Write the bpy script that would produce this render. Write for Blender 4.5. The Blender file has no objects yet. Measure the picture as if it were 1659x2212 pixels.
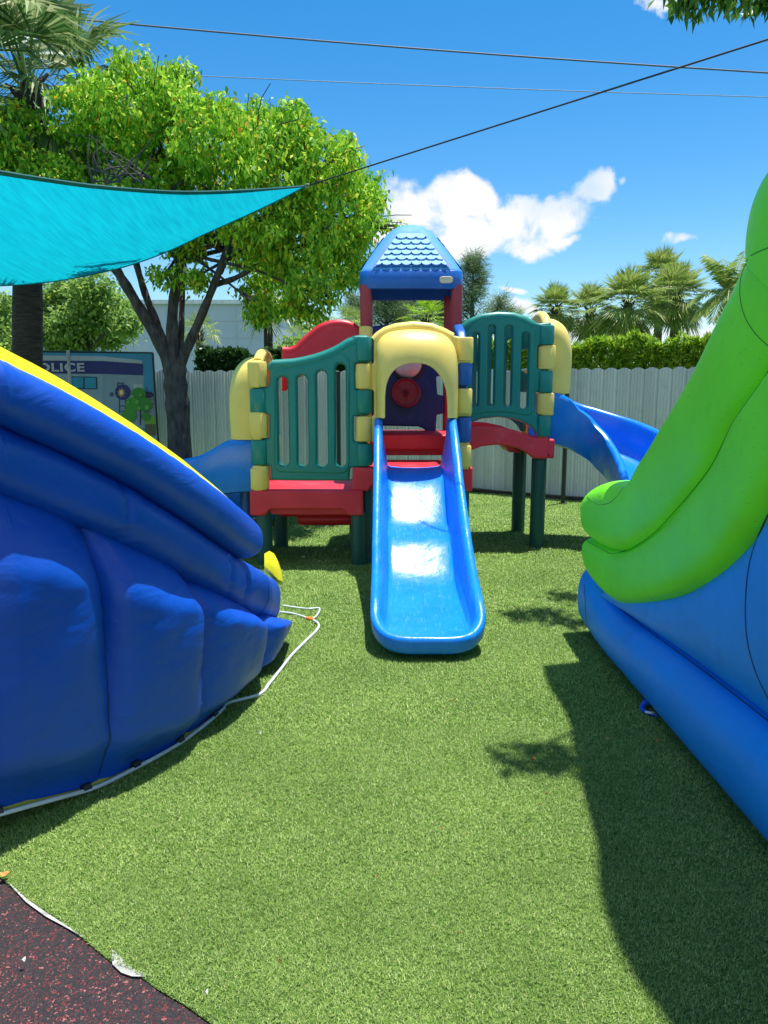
import bpy, math, random
import numpy as np
from mathutils import Vector, Matrix, noise as mnoise
R = math.radians
random.seed(7); rng = np.random.default_rng(7)
sc = bpy.context.scene
COL = sc.collection

# ------------------------------------------------------------------ camera
F, CX, CY, PIT, CH = 1640.0, 829.5, 1106.0, R(9.2), 1.5
cd = bpy.data.cameras.new('camera'); cam = bpy.data.objects.new('camera', cd); COL.objects.link(cam)
cam.location = (0, 0, CH); cam.rotation_euler = (R(90) - PIT, 0, 0)
cd.sensor_fit = 'HORIZONTAL'; cd.sensor_width = 36; cd.lens = 36 * F / 1659
cd.clip_start = 0.05; cd.clip_end = 2000
sc.camera = cam
CP, SP = math.cos(PIT), math.sin(PIT)
def ray(px, py):
    u, v = (px - CX) / F, (py - CY) / F
    return u, CP - v * SP, -(SP + v * CP)
def P(px, py, Y):            # measured point of the photo on the plane y = Y
    d = ray(px, py); t = Y / d[1]; return Vector((d[0] * t, Y, CH + d[2] * t))
def PX(px, py, X):
    d = ray(px, py); t = X / d[0]; return Vector((X, d[1] * t, CH + d[2] * t))
def G(px, py, z=0.0):
    d = ray(px, py); t = (CH - z) / -d[2]; return Vector((d[0] * t, d[1] * t, z))
def zoomer(x0, y0, s):       # coordinates read off an enlarged crop
    return lambda x, y: ((x / s + x0) / 1.8517, (y / s + y0) / 1.8517)
z3 = zoomer(1000, 1250, 2.37); z4 = zoomer(1450, 1250, 2.212); z5 = zoomer(1300, 850, 2.212)

# ------------------------------------------------------------------ world and sun
SUNV = Vector((.13, .11, 1)).normalized()
EXPOSURE = 0.86
w = bpy.data.worlds.new('World'); sc.world = w; w.use_nodes = True
nt = w.node_tree; nt.nodes.clear(); N = nt.nodes; L = nt.links
def wn(t, **k):
    n = N.new(t)
    for a, b in k.items(): setattr(n, a, b)
    return n
def wm(op, a, b=None, c=None):
    n = N.new('ShaderNodeMath'); n.operation = op
    for i, q in enumerate((a, b, c)):
        if q is None: continue
        if isinstance(q, (int, float)): n.inputs[i].default_value = q
        else: L.new(q, n.inputs[i])
    return n.outputs[0]
sky = wn('ShaderNodeTexSky', sky_type='NISHITA', sun_disc=False)
sky.sun_elevation = math.asin(SUNV.z); sky.sun_rotation = math.atan2(SUNV.x, SUNV.y)
sky.air_density = 1.0; sky.dust_density = 0.25; sky.ozone_density = 2.5
hs = wn('ShaderNodeHueSaturation'); hs.inputs['Saturation'].default_value = 1.42; hs.inputs['Hue'].default_value = 0.496
L.new(sky.outputs[0], hs.inputs['Color'])
bg1 = wn('ShaderNodeBackground'); bg1.inputs[1].default_value = 0.097; L.new(hs.outputs[0], bg1.inputs[0])
tc = wn('ShaderNodeTexCoord'); sp = wn('ShaderNodeSeparateXYZ'); L.new(tc.outputs['Generated'], sp.inputs[0])
X_, Y_, Z_ = sp.outputs
ys = wm('MAXIMUM', Y_, 0.02)
U_ = wm('DIVIDE', X_, ys); W_ = wm('DIVIDE', Z_, ys)
cmb = wn('ShaderNodeCombineXYZ'); L.new(U_, cmb.inputs[0]); L.new(W_, cmb.inputs[1])
nz = wn('ShaderNodeTexNoise'); nz.inputs['Scale'].default_value = 13; nz.inputs['Detail'].default_value = 9
nz.inputs['Roughness'].default_value = .58; nz.inputs['Distortion'].default_value = .25; L.new(cmb.outputs[0], nz.inputs['Vector'])
nz2 = wn('ShaderNodeTexNoise'); nz2.inputs['Scale'].default_value = 5; nz2.inputs['Detail'].default_value = 7; L.new(cmb.outputs[0], nz2.inputs['Vector'])
clouds = [(930, 440, 100, 62, 1), (1000, 425, 80, 45, .9), (1010, 510, 120, 45, 1), (1120, 490, 120, 55, 1), (1200, 455, 90, 50, .95), (1170, 440, 70, 38, .95), (1120, 520, 110, 34, .9),
          (1265, 410, 48, 38, .85), (1232, 440, 50, 36, .95), (1230, 520, 45, 22, .45), (1462, 526, 48, 13, .35), (1385, 540, 45, 10, .12), (1338, 405, 22, 12, .02), (1312, 478, 24, 8, .2),
          (1432, -2, 75, 22, .5), (1100, 634, 45, 9, .15), (1350, 712, 330, 30, .55), (1110, 668, 60, 18, .25), (600, 655, 90, 22, .6), (850, 500, 60, 30, .7)]
wz = wn('ShaderNodeTexNoise'); wz.inputs['Scale'].default_value = 9; wz.inputs['Detail'].default_value = 6; L.new(cmb.outputs[0], wz.inputs['Vector'])
wsp = wn('ShaderNodeSeparateColor'); L.new(wz.outputs['Color'], wsp.inputs[0])
U_ = wm('ADD', U_, wm('MULTIPLY', wm('SUBTRACT', wsp.outputs[0], .5), .11)); W_ = wm('ADD', W_, wm('MULTIPLY', wm('SUBTRACT', wsp.outputs[1], .5), .07))
acc = None
for (px, py, a, b, k) in clouds:
    q = P(px, py, 1.0); u0, w0 = q.x, q.z - CH
    du = wm('DIVIDE', wm('SUBTRACT', U_, u0), a / F); dw = wm('DIVIDE', wm('SUBTRACT', W_, w0), b / F)
    m = wm('SUBTRACT', k, wm('ADD', wm('MULTIPLY', du, du), wm('MULTIPLY', dw, dw)))
    acc = m if acc is None else wm('MAXIMUM', acc, m)
acc = wm('MAXIMUM', acc, -1.6)
den = wm('ADD', wm('MULTIPLY', acc, .55), wm('MULTIPLY', wm('SUBTRACT', nz.outputs[0], .5), 3.2))
mr = wn('ShaderNodeMapRange', interpolation_type='SMOOTHSTEP'); L.new(den, mr.inputs[0])
mr.inputs[1].default_value = -.2; mr.inputs[2].default_value = .42
nb = wn('ShaderNodeTexNoise'); nb.inputs['Scale'].default_value = 2.2; nb.inputs['Detail'].default_value = 8; L.new(tc.outputs['Generated'], nb.inputs['Vector'])  # unseen clouds behind the camera, added as white fill light
mb_ = wn('ShaderNodeMapRange', interpolation_type='SMOOTHSTEP'); L.new(nb.outputs[0], mb_.inputs[0]); mb_.inputs[1].default_value = .49; mb_.inputs[2].default_value = .63
bk = wn('ShaderNodeMapRange', interpolation_type='SMOOTHSTEP'); L.new(Y_, bk.inputs[0]); bk.inputs[1].default_value = .1; bk.inputs[2].default_value = -.15
msk = wm('MAXIMUM', wm('MULTIPLY', mr.outputs[0], wm('GREATER_THAN', Y_, 0.05)), wm('MULTIPLY', mb_.outputs[0], bk.outputs[0]))
cr = wn('ShaderNodeValToRGB'); L.new(nz2.outputs[0], cr.inputs[0])
cr.color_ramp.elements[0].position = .36; cr.color_ramp.elements[0].color = (.62, .78, .95, 1)
cr.color_ramp.elements[1].position = .52; cr.color_ramp.elements[1].color = (1, 1, 1, 1)
bg2 = wn('ShaderNodeBackground'); bg2.inputs[1].default_value = .57; L.new(cr.outputs[0], bg2.inputs[0])
mx = wn('ShaderNodeMixShader'); L.new(msk, mx.inputs[0]); L.new(bg1.outputs[0], mx.inputs[1]); L.new(bg2.outputs[0], mx.inputs[2])
out = wn('ShaderNodeOutputWorld'); L.new(mx.outputs[0], out.inputs[0])
sd = bpy.data.lights.new('sun', 'SUN'); sd.energy = 4.2; sd.angle = R(.53); sd.color = (1, .955, .88)
sun = bpy.data.objects.new('sun', sd); COL.objects.link(sun); sun.rotation_euler = SUNV.to_track_quat('Z', 'Y').to_euler(); sun.location = (3, 3, 20)
sc.view_settings.view_transform = 'Standard'; sc.view_settings.look = 'None'
sc.view_settings.exposure = EXPOSURE; sc.view_settings.gamma = 1
try: sc.view_settings.use_curve_mapping = False
except Exception: pass

# ------------------------------------------------------------------ materials
def mat(name, col, rough=.5, var=.12, vscale=6, bump=0, bscale=60, spec=.5, col2=None, stretch=(1, 1, 1), coat=0, spots=0, bdist=.01, sscale=9, scol=None):
    m = bpy.data.materials.new(name); m.use_nodes = True; t = m.node_tree; n = t.nodes; l = t.links
    b = n['Principled BSDF']; b.inputs['Roughness'].default_value = rough
    b.inputs['Specular IOR Level'].default_value = spec; b.inputs['Coat Weight'].default_value = coat; b.inputs['Coat Roughness'].default_value = .15
    c = n.new('ShaderNodeTexCoord'); mp = n.new('ShaderNodeMapping'); mp.inputs['Scale'].default_value = stretch; l.new(c.outputs['Object'], mp.inputs[0])
    no = n.new('ShaderNodeTexNoise'); no.inputs['Scale'].default_value = vscale; no.inputs['Detail'].default_value = 6; l.new(mp.outputs[0], no.inputs['Vector'])
    r = n.new('ShaderNodeValToRGB'); l.new(no.outputs[0], r.inputs[0])
    c2 = col2 or [min(1, x * (1 + var) + var * .02) for x in col]
    r.color_ramp.elements[0].position = .35; r.color_ramp.elements[0].color = (*[x * (1 - var) for x in col], 1)
    r.color_ramp.elements[1].position = .65; r.color_ramp.elements[1].color = (*c2, 1)
    last = r.outputs[0]
    if spots:
        s = n.new('ShaderNodeTexNoise'); s.inputs['Scale'].default_value = sscale; s.inputs['Detail'].default_value = 9; s.inputs['Roughness'].default_value = .7; l.new(c.outputs['Object'], s.inputs['Vector'])
        q = n.new('ShaderNodeMapRange'); l.new(s.outputs[0], q.inputs[0]); q.inputs[1].default_value = .56; q.inputs[2].default_value = .72; q.inputs[4].default_value = spots
        x = n.new('ShaderNodeMix'); x.data_type = 'RGBA'; l.new(q.outputs[0], x.inputs[0]); l.new(last, x.inputs[6]); x.inputs[7].default_value = (*(scol or [min(1, y * .6 + .12) for y in col]), 1); last = x.outputs[2]
        rr = n.new('ShaderNodeMapRange'); l.new(s.outputs[0], rr.inputs[0]); rr.inputs[3].default_value = rough * .8; rr.inputs[4].default_value = min(1, rough * 1.35); l.new(rr.outputs[0], b.inputs['Roughness'])
    l.new(last, b.inputs['Base Color'])
    if bump:
        bn = n.new('ShaderNodeTexNoise'); bn.inputs['Scale'].default_value = bscale; bn.inputs['Detail'].default_value = 5; l.new(mp.outputs[0], bn.inputs['Vector'])
        bb = n.new('ShaderNodeBump'); bb.inputs['Strength'].default_value = bump; bb.inputs['Distance'].default_value = bdist; l.new(bn.outputs[0], bb.inputs['Height']); l.new(bb.outputs[0], b.inputs['Normal'])
    return m
def plastic(name, col, rough=.33, **k):
    k.setdefault('spots', .3); k.setdefault('var', .07)
    return mat(name, col, rough, vscale=3, bump=.1, bscale=35, bdist=.004, **k)
M = {}
M['blue'] = plastic('slide blue plastic', (.003, .20, .78), .25)
M['dblue'] = plastic('navy blue plastic', (.008, .03, .2), .4)
M['mblue'] = plastic('mid blue plastic', (.006, .10, .42), .34)
M['yellow'] = plastic('pale yellow plastic', (.80, .62, .15), .38, spots=.2)
M['teal'] = plastic('teal green plastic', (.0, .215, .185), .36, spots=.15)
M['dgreen'] = plastic('dark green leg plastic', (.004, .075, .06), .4)
M['red'] = plastic('red plastic', (.66, .015, .035), .36, spots=.35, scol=(.62, .14, .16))
M['maroon'] = plastic('faded maroon plastic', (.34, .03, .055), .42)
M['roof'] = plastic('sunlit-tone roof plastic', (.05, .28, .66), .62, spots=.2)  # lighter copy of the roof plastic, sunlight on the top put into the colour
M['shingle'] = plastic('sunlit-tone shingle plastic', (.16, .42, .74), .6, spots=.2)  # paler again, sun on the shingles painted into the colour
M['roofband'] = plastic('shade-tone roof plastic', (.005, .12, .52), .35)  # deeper copy, shade on the band and in the shingle gaps painted in
M['slideblue'] = mat('worn glossy slide plastic', (.003, .21, .8), .27, vscale=3, var=.08, bump=.55, bscale=5, bdist=.02, spots=.3, sscale=13, scol=(.06, .36, .85))
def scratches(m, col, stretch=(60, 3, 3), lo=.63, hi=.7, amt=.6, rough=.5):
    t = m.node_tree; n = t.nodes; l = t.links; b = n['Principled BSDF']; c = n.new('ShaderNodeTexCoord'); mp = n.new('ShaderNodeMapping'); mp.inputs['Scale'].default_value = stretch; l.new(c.outputs['Object'], mp.inputs[0])
    a = n.new('ShaderNodeTexNoise'); a.inputs['Scale'].default_value = 2; a.inputs['Detail'].default_value = 7; a.inputs['Roughness'].default_value = .7; a.inputs['Distortion'].default_value = .6; l.new(mp.outputs[0], a.inputs['Vector'])
    q = n.new('ShaderNodeMapRange'); l.new(a.outputs[0], q.inputs[0]); q.inputs[1].default_value = lo; q.inputs[2].default_value = hi; q.inputs[4].default_value = amt
    src = b.inputs['Base Color'].links[0].from_socket; x = n.new('ShaderNodeMix'); x.data_type = 'RGBA'; l.new(q.outputs[0], x.inputs[0]); l.new(src, x.inputs[6]); x.inputs[7].default_value = (*col, 1); l.new(x.outputs[2], b.inputs['Base Color'])
    if b.inputs['Roughness'].links:
        rs = b.inputs['Roughness'].links[0].from_socket; y = n.new('ShaderNodeMix'); l.new(q.outputs[0], y.inputs[0]); l.new(rs, y.inputs[2]); y.inputs[3].default_value = rough; l.new(y.outputs[0], b.inputs['Roughness'])
scratches(M['slideblue'], (.08, .30, .7), (45, 4, 4), .56, .66, .7, .55)
M['redfaded'] = mat('sun-faded red plastic', (.68, .022, .045), .42, vscale=3, var=.1, bump=.1, bscale=35, bdist=.004, spots=.5, sscale=5, scol=(.7, .16, .19))
scratches(M['redfaded'], (.4, .02, .03), (12, 12, 12), .62, .7, .5)
for k_ in ('yellow', 'teal', 'red', 'roof', 'maroon', 'blue'): scratches(M[k_], [c * .45 + .02 for c in M[k_].node_tree.nodes['Principled BSDF'].inputs['Base Color'].links[0].from_node.inputs[7].default_value[:3]], (7, 7, 16), .66, .74, .45)
M['white'] = mat('white plastic', (.75, .76, .74), .4)
M['bubble'] = mat('clear bubble', (.82, .82, .8), .12)
M['black'] = mat('black rubber', (.02, .02, .022), .5)
M['steel'] = mat('dark painted steel', (.012, .022, .02), .45)
def vinyl(name, col, rough, wr=.5, dirt=.25, dcol=(.05, .06, .06), stretch=(1, 1, 2.2)):
    m = mat(name, col, rough, var=.06, vscale=2, bump=.25, bscale=260, bdist=.0015, spots=dirt, sscale=5, scol=dcol)
    t = m.node_tree; n = t.nodes; l = t.links; b = n['Principled BSDF']
    old = b.inputs['Normal'].links[0].from_node
    c = n.new('ShaderNodeTexCoord'); mp = n.new('ShaderNodeMapping'); mp.inputs['Scale'].default_value = stretch; l.new(c.outputs['Object'], mp.inputs[0])
    a = n.new('ShaderNodeTexNoise'); a.inputs['Scale'].default_value = 4.5; a.inputs['Detail'].default_value = 7; a.inputs['Distortion'].default_value = 1.2; l.new(mp.outputs[0], a.inputs['Vector'])
    bb = n.new('ShaderNodeBump'); bb.inputs['Strength'].default_value = wr; bb.inputs['Distance'].default_value = .03
    l.new(a.outputs[0], bb.inputs['Height']); l.new(old.outputs[0], bb.inputs['Normal']); l.new(bb.outputs[0], b.inputs['Normal'])
    m2 = n.new('ShaderNodeMapping'); m2.inputs['Scale'].default_value = (9, 9, 26); m2.inputs['Rotation'].default_value = (.6, .2, .4); l.new(c.outputs['Object'], m2.inputs[0])
    sc2 = n.new('ShaderNodeTexNoise'); sc2.inputs['Scale'].default_value = 3.5; sc2.inputs['Detail'].default_value = 8; sc2.inputs['Roughness'].default_value = .75; l.new(m2.outputs[0], sc2.inputs['Vector'])
    mr2 = n.new('ShaderNodeMapRange'); l.new(sc2.outputs[0], mr2.inputs[0]); mr2.inputs[1].default_value = .60; mr2.inputs[2].default_value = .72; mr2.inputs[4].default_value = .7
    src = b.inputs['Base Color'].links[0].from_socket; x = n.new('ShaderNodeMix'); x.data_type = 'RGBA'; l.new(mr2.outputs[0], x.inputs[0]); l.new(src, x.inputs[6]); x.inputs[7].default_value = (*[y * .35 for y in col], 1); l.new(x.outputs[2], b.inputs['Base Color'])
    return m
M['infl_navy'] = vinyl('navy inflatable fabric', (.0, .075, .52), .4, .22, .10, (.0, .08, .4))
M['infl_blue'] = vinyl('blue inflatable vinyl', (.0, .27, .86), .42, .12, .3, (.01, .1, .4))
M['infl_green'] = vinyl('lime inflatable vinyl', (.19, .88, .02), .45, .12, .22, (.09, .5, .05))
M['infl_yellow'] = mat('yellow inflatable fabric', (.95, .85, .01), .5, bump=.2)
M['seam'] = mat('dark seam thread', (.004, .03, .12), .7)
M['seamg'] = mat('green seam thread', (.02, .2, .02), .7)
M['hose'] = mat('clear white hose', (.6, .66, .68), .25)
M['orange'] = mat('orange plastic', (.85, .22, .03), .4)
M['bark'] = mat('grey bark', (.065, .056, .052), .9, var=.45, vscale=16, bump=.9, bscale=30, bdist=.03, stretch=(1, 1, .35), spots=.5, sscale=14, scol=(.15, .145, .14))
M['palmbark'] = mat('palm bark', (.05, .04, .033), .9, var=.4, vscale=14, bump=.9, bscale=22, bdist=.03, stretch=(.5, .5, 3))
M['soil'] = mat('soil', (.045, .035, .028), .95, var=.3, vscale=10, bump=.6, bscale=50)
M['concrete'] = mat('pale concrete', (.38, .39, .37), .9, var=.3, vscale=30, bump=.6, bscale=60)

def island_mat(name, stops, rough=.45, trans=.35, spec=.4):
    m = bpy.data.materials.new(name); m.use_nodes = True; t = m.node_tree; n = t.nodes; l = t.links
    b = n['Principled BSDF']; b.inputs['Roughness'].default_value = rough; b.inputs['Specular IOR Level'].default_value = spec
    g = n.new('ShaderNodeNewGeometry'); r = n.new('ShaderNodeValToRGB'); l.new(g.outputs['Random Per Island'], r.inputs[0])
    e = r.color_ramp.elements
    while len(e) < len(stops): e.new(.5)
    for i, (p, c) in enumerate(stops): e[i].position = p; e[i].color = (*c, 1)
    l.new(r.outputs[0], b.inputs['Base Color'])
    if trans:
        tr = n.new('ShaderNodeBsdfTranslucent'); l.new(r.outputs[0], tr.inputs[0]); ms = n.new('ShaderNodeMixShader'); ms.inputs[0].default_value = trans
        l.new(b.outputs[0], ms.inputs[1]); l.new(tr.outputs[0], ms.inputs[2]); l.new(ms.outputs[0], n['Material Output'].inputs[0])
    return m
M['leaf'] = island_mat('bright broad leaves', [(0, (.06, .24, .02)), (.3, (.24, .54, .04)), (.7, (.46, .76, .06)), (.93, (.68, .8, .07)), (.985, (.72, .5, .03)), (1, (.65, .28, .03))], .5, .36, .16)
M['leaf2'] = island_mat('soft green leaves', [(0, (.12, .24, .05)), (.5, (.24, .42, .09)), (1, (.42, .58, .12))], .5, .45)
M['leafdark'] = island_mat('shaded glossy leaves', [(0, (.03, .1, .02)), (.5, (.09, .22, .03)), (1, (.2, .36, .05))], .4, .3)  # darker stops put the shade of the backlit branch tips into the colour
M['hedgeleaf'] = island_mat('hedge leaves', [(0, (.06, .18, .01)), (.4, (.22, .46, .02)), (.8, (.48, .68, .05)), (1, (.65, .72, .07))], .4, .4)
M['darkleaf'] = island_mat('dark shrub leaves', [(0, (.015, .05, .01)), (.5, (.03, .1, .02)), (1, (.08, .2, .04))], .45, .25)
M['palmleaf'] = island_mat('palm frond green', [(0, (.06, .14, .04)), (.45, (.16, .28, .09)), (.8, (.36, .46, .2)), (1, (.55, .55, .3))], .4, .3)
M['palmleaf_far'] = island_mat('olive palm frond', [(0, (.12, .23, .05)), (.5, (.25, .38, .08)), (.85, (.42, .5, .13)), (1, (.45, .38, .14))], .45, .35)
M['pine'] = island_mat('needle foliage', [(0, (.09, .17, .07)), (.6, (.19, .28, .12)), (1, (.32, .4, .18))], .6, .3)
M['grass'] = island_mat('artificial grass blades', [(0, (.04, .11, .018)), (.25, (.15, .28, .055)), (.7, (.28, .42, .11)), (.93, (.40, .52, .17)), (1, (.52, .6, .3))], .5, .2, .35)
M['dryleaf'] = mat('dry orange leaf', (.6, .26, .06), .7, var=.3)
M['petal'] = mat('white petal', (.75, .73, .66), .6)

# ------------------------------------------------------------------ helpers
def tag(o, label=None, cat=None, group=None, kind=None):
    if label: o['label'] = label
    if cat: o['category'] = cat
    if group: o['group'] = group
    if kind: o['kind'] = kind
    return o
def thing(name, loc, label, cat, group=None):
    o = bpy.data.objects.new(name, None); COL.objects.link(o); o.location = loc; o.empty_display_size = .2
    return tag(o, label, cat, group)
def origin_of(o):
    v = Vector((0, 0, 0))
    while o: v += o.location; o = o.parent
    return v
def link_mesh(name, me, m, parent=None, smooth=35, org=None):
    o = bpy.data.objects.new(name, me); COL.objects.link(o)
    if parent: o.parent = parent
    if org is not None: o.location = org
    if m is not None: me.materials.append(m)
    if smooth:
        me.polygons.foreach_set('use_smooth', [True] * len(me.polygons))
        if smooth < 180: me.set_sharp_from_angle(angle=R(smooth))
    return o
class MB:
    def __init__(s): s.v = []; s.f = []
    def add(s, v, f):
        k = len(s.v); s.v += [Vector(q) for q in v]; s.f += [tuple(i + k for i in q) for q in f]
    def mesh(s, me, mtx=None):
        s.add([(mtx @ q.co if mtx else q.co.copy()) for q in me.vertices], [tuple(p.vertices) for p in me.polygons])
    def transform(s, mtx):
        s.v = [mtx @ q for q in s.v]; return s
    def box(s, a, b, bev=0):
        (x0, y0, z0), (x1, y1, z1) = a, b
        if not bev:
            s.add([(x0, y0, z0), (x1, y0, z0), (x1, y1, z0), (x0, y1, z0), (x0, y0, z1), (x1, y0, z1), (x1, y1, z1), (x0, y1, z1)],
                  [(0, 3, 2, 1), (4, 5, 6, 7), (0, 1, 5, 4), (1, 2, 6, 5), (2, 3, 7, 6), (3, 0, 4, 7)]); return s
        import bmesh
        bm = bmesh.new(); bmesh.ops.create_cube(bm, size=1)
        for v in bm.verts: v.co = Vector(((x0 + x1) / 2 + v.co.x * (x1 - x0), (y0 + y1) / 2 + v.co.y * (y1 - y0), (z0 + z1) / 2 + v.co.z * (z1 - z0)))
        bmesh.ops.bevel(bm, geom=list(bm.edges), offset=bev, segments=3, affect='EDGES', profile=.5)
        me = bpy.data.meshes.new('t'); bm.to_mesh(me); bm.free(); s.mesh(me); bpy.data.meshes.remove(me); return s
    def rings(s, rings, close=True, cap=True):
        n = len(rings[0]); k = len(s.v)
        for r in rings: s.v += [Vector(q) for q in r]
        for i in range(len(rings) - 1):
            for j in range(n if close else n - 1):
                a = k + i * n + j; b = k + i * n + (j + 1) % n
                s.f.append((a, b, b + n, a + n))
        if cap and close:
            s.f.append(tuple(k + j for j in reversed(range(n)))); s.f.append(tuple(k + (len(rings) - 1) * n + j for j in range(n)))
        return s
    def tube(s, pts, rad, seg=10, cap=True):
        pts = [Vector(p) for p in pts]
        if not hasattr(rad, '__len__'): rad = [rad] * len(pts)
        t0 = (pts[1] - pts[0]).normalized(); nrm = t0.orthogonal().normalized(); rs = []
        for i, p in enumerate(pts):
            t = (pts[min(i + 1, len(pts) - 1)] - pts[max(i - 1, 0)])
            if t.length < 1e-7: t = t0
            t.normalize(); nrm = (nrm - t * nrm.dot(t))
            if nrm.length < 1e-6: nrm = t.orthogonal()
            nrm.normalize(); bi = t.cross(nrm)
            rs.append([p + (nrm * math.cos(a) + bi * math.sin(a)) * rad[i] for a in [2 * math.pi * j / seg for j in range(seg)]])
        return s.rings(rs, True, cap)
    def lathe(s, c, prof, seg=28, e=1.0):      # prof: list of (r, z)
        rs = []
        for r, z in prof:
            ring = []
            for j in range(seg):
                a = 2 * math.pi * j / seg; ca, sa = math.cos(a), math.sin(a)
                ring.append(Vector((c[0] + r * math.copysign(abs(ca) ** e, ca), c[1] + r * math.copysign(abs(sa) ** e, sa), c[2] + z)))
            rs.append(ring)
        return s.rings(rs)
    def knuckle(s, x, y, z0, z1, r=.07):
        b = .014; z1 -= .004
        return s.lathe((x, y, 0), [(r - b, z0), (r - b * .3, z0 + b * .3), (r, z0 + b), (r, z1 - b), (r - b * .3, z1 - b * .3), (r - b, z1)], 28, .72)
    def build(s, name, m, parent=None, smooth=35, label=None):
        org = origin_of(parent) if parent else Vector((0, 0, 0))
        me = bpy.data.meshes.new(name); me.from_pydata([tuple(q - org) for q in s.v], [], s.f); me.validate(); me.update()
        o = link_mesh(name, me, m, parent, smooth)
        if label: o['label'] = label
        return o
def np_mesh(name, v, f, m, parent=None, org=(0, 0, 0), smooth=0):
    v = np.asarray(v, np.float32) - np.asarray(org, np.float32); f = np.asarray(f, np.int32)
    me = bpy.data.meshes.new(name); me.vertices.add(len(v)); me.vertices.foreach_set('co', v.ravel())
    k = f.shape[1]; me.loops.add(f.size); me.loops.foreach_set('vertex_index', f.ravel())
    me.polygons.add(len(f)); me.polygons.foreach_set('loop_start', np.arange(0, f.size, k, dtype=np.int32))
    try: me.polygons.foreach_set('loop_total', np.full(len(f), k, dtype=np.int32))
    except Exception: pass
    me.update(calc_edges=True); me.validate()
    return link_mesh(name, me, m, parent, smooth)
def round_poly(pts, r=.02, n=4):
    out = []; k = len(pts)
    for i in range(k):
        a, b, c = [Vector((*pts[j % k], 0)) for j in (i - 1, i, i + 1)]
        d1, d2 = (a - b), (c - b); rr = min(r, d1.length * .45, d2.length * .45)
        if rr < 1e-4: out.append((b.x, b.y)); continue
        p0 = b + d1.normalized() * rr; p1 = b + d2.normalized() * rr
        for j in range(n + 1):
            t = j / n; q = p0 * (1 - t) ** 2 + b * 2 * t * (1 - t) + p1 * t * t; out.append((q.x, q.y))
    return out
def slot(x0, x1, z0, z1, n=8, lean=0):
    r = (x1 - x0) / 2; cx = (x0 + x1) / 2; o = []
    for j in range(n + 1):
        a = math.pi * j / n; o.append((cx + lean + r * math.cos(a), z1 - r + r * math.sin(a)))
    for j in range(n + 1):
        a = math.pi + math.pi * j / n; o.append((cx + r * math.cos(a), z0 + r + r * math.sin(a)))
    return o
def plate_mesh(outer, holes, thick, bev, seg=2):
    cu = bpy.data.curves.new('tmp', 'CURVE'); cu.dimensions = '2D'; cu.fill_mode = 'BOTH'
    cu.bevel_depth = bev; cu.bevel_resolution = seg; cu.extrude = max(0, thick / 2 - bev); cu.offset = -bev
    for poly in [outer] + holes:
        s = cu.splines.new('POLY'); s.points.add(len(poly) - 1); s.use_cyclic_u = True
        for i, q in enumerate(poly): s.points[i].co = (q[0], q[1], 0, 1)
    o = bpy.data.objects.new('tmp', cu); COL.objects.link(o); dg = bpy.context.evaluated_depsgraph_get(); dg.update()
    me = bpy.data.meshes.new_from_object(o.evaluated_get(dg)); bpy.data.objects.remove(o); bpy.data.curves.remove(cu)
    return me
def XZ(y):      # local (x,y,z) of a 2D plate -> world x, plane y, world z
    return Matrix(((1, 0, 0, 0), (0, 0, 1, y), (0, 1, 0, 0), (0, 0, 0, 1)))
def YZ(x):
    return Matrix(((0, 0, 1, x), (1, 0, 0, 0), (0, 1, 0, 0), (0, 0, 0, 1)))
def catmull(pts, n):
    pts = [Vector(p) for p in pts]; P_ = [pts[0] * 2 - pts[1]] + pts + [pts[-1] * 2 - pts[-2]]; out = []
    k = len(pts) - 1
    for i in range(n):
        s = i / (n - 1) * k; j = min(int(s), k - 1); t = s - j; a, b, c, d = P_[j:j + 4]
        out.append(.5 * ((2 * b) + (c - a) * t + (2 * a - 5 * b + 4 * c - d) * t * t + (3 * b - a - 3 * c + d) * t ** 3))
    return out
def interp(x, tab):
    xs = [q[0] for q in tab]; ys_ = [q[1] for q in tab]
    if xs[0] > xs[-1]: xs.reverse(); ys_.reverse()
    return float(np.interp(x, xs, ys_))
def sm(t): t = max(0, min(1, t)); return t * t * (3 - 2 * t)

from mathutils.bvhtree import BVHTree
def stitch(name, px, targets, rad, m, parent, off=.0, n=60, seg=6):
    """a sewn seam: a thin cord laid on the surface of the given parts"""
    trees = []
    for o in targets:
        org = origin_of(o); me = o.data; trees.append(BVHTree.FromPolygons([tuple(v.co + org) for v in me.vertices], [tuple(p.vertices) for p in me.polygons]))
    c = Vector((0, 0, CH)); pts = []
    for q in catmull([(x, y, 0) for x, y in px], n):
        d = Vector(ray(q.x, q.y)).normalized(); best = None
        for t in trees:
            h = t.ray_cast(c, d)
            if h[0] is not None and (best is None or h[3] < best[3]): best = h
        if best: 
            nn = best[1] if best[1].dot(d) < 0 else -best[1]
            if not pts or (best[0] + nn * off - pts[-1]).length < .35: pts.append(best[0] + nn * off)
    if len(pts) > 3:
        pts = [pts[0]] + [(pts[i - 1] + pts[i] * 2 + pts[i + 1]) / 4 for i in range(1, len(pts) - 1)] + [pts[-1]]
        b = MB(); b.tube(pts, rad, seg); return b.build(name, m, parent, 180)
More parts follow.
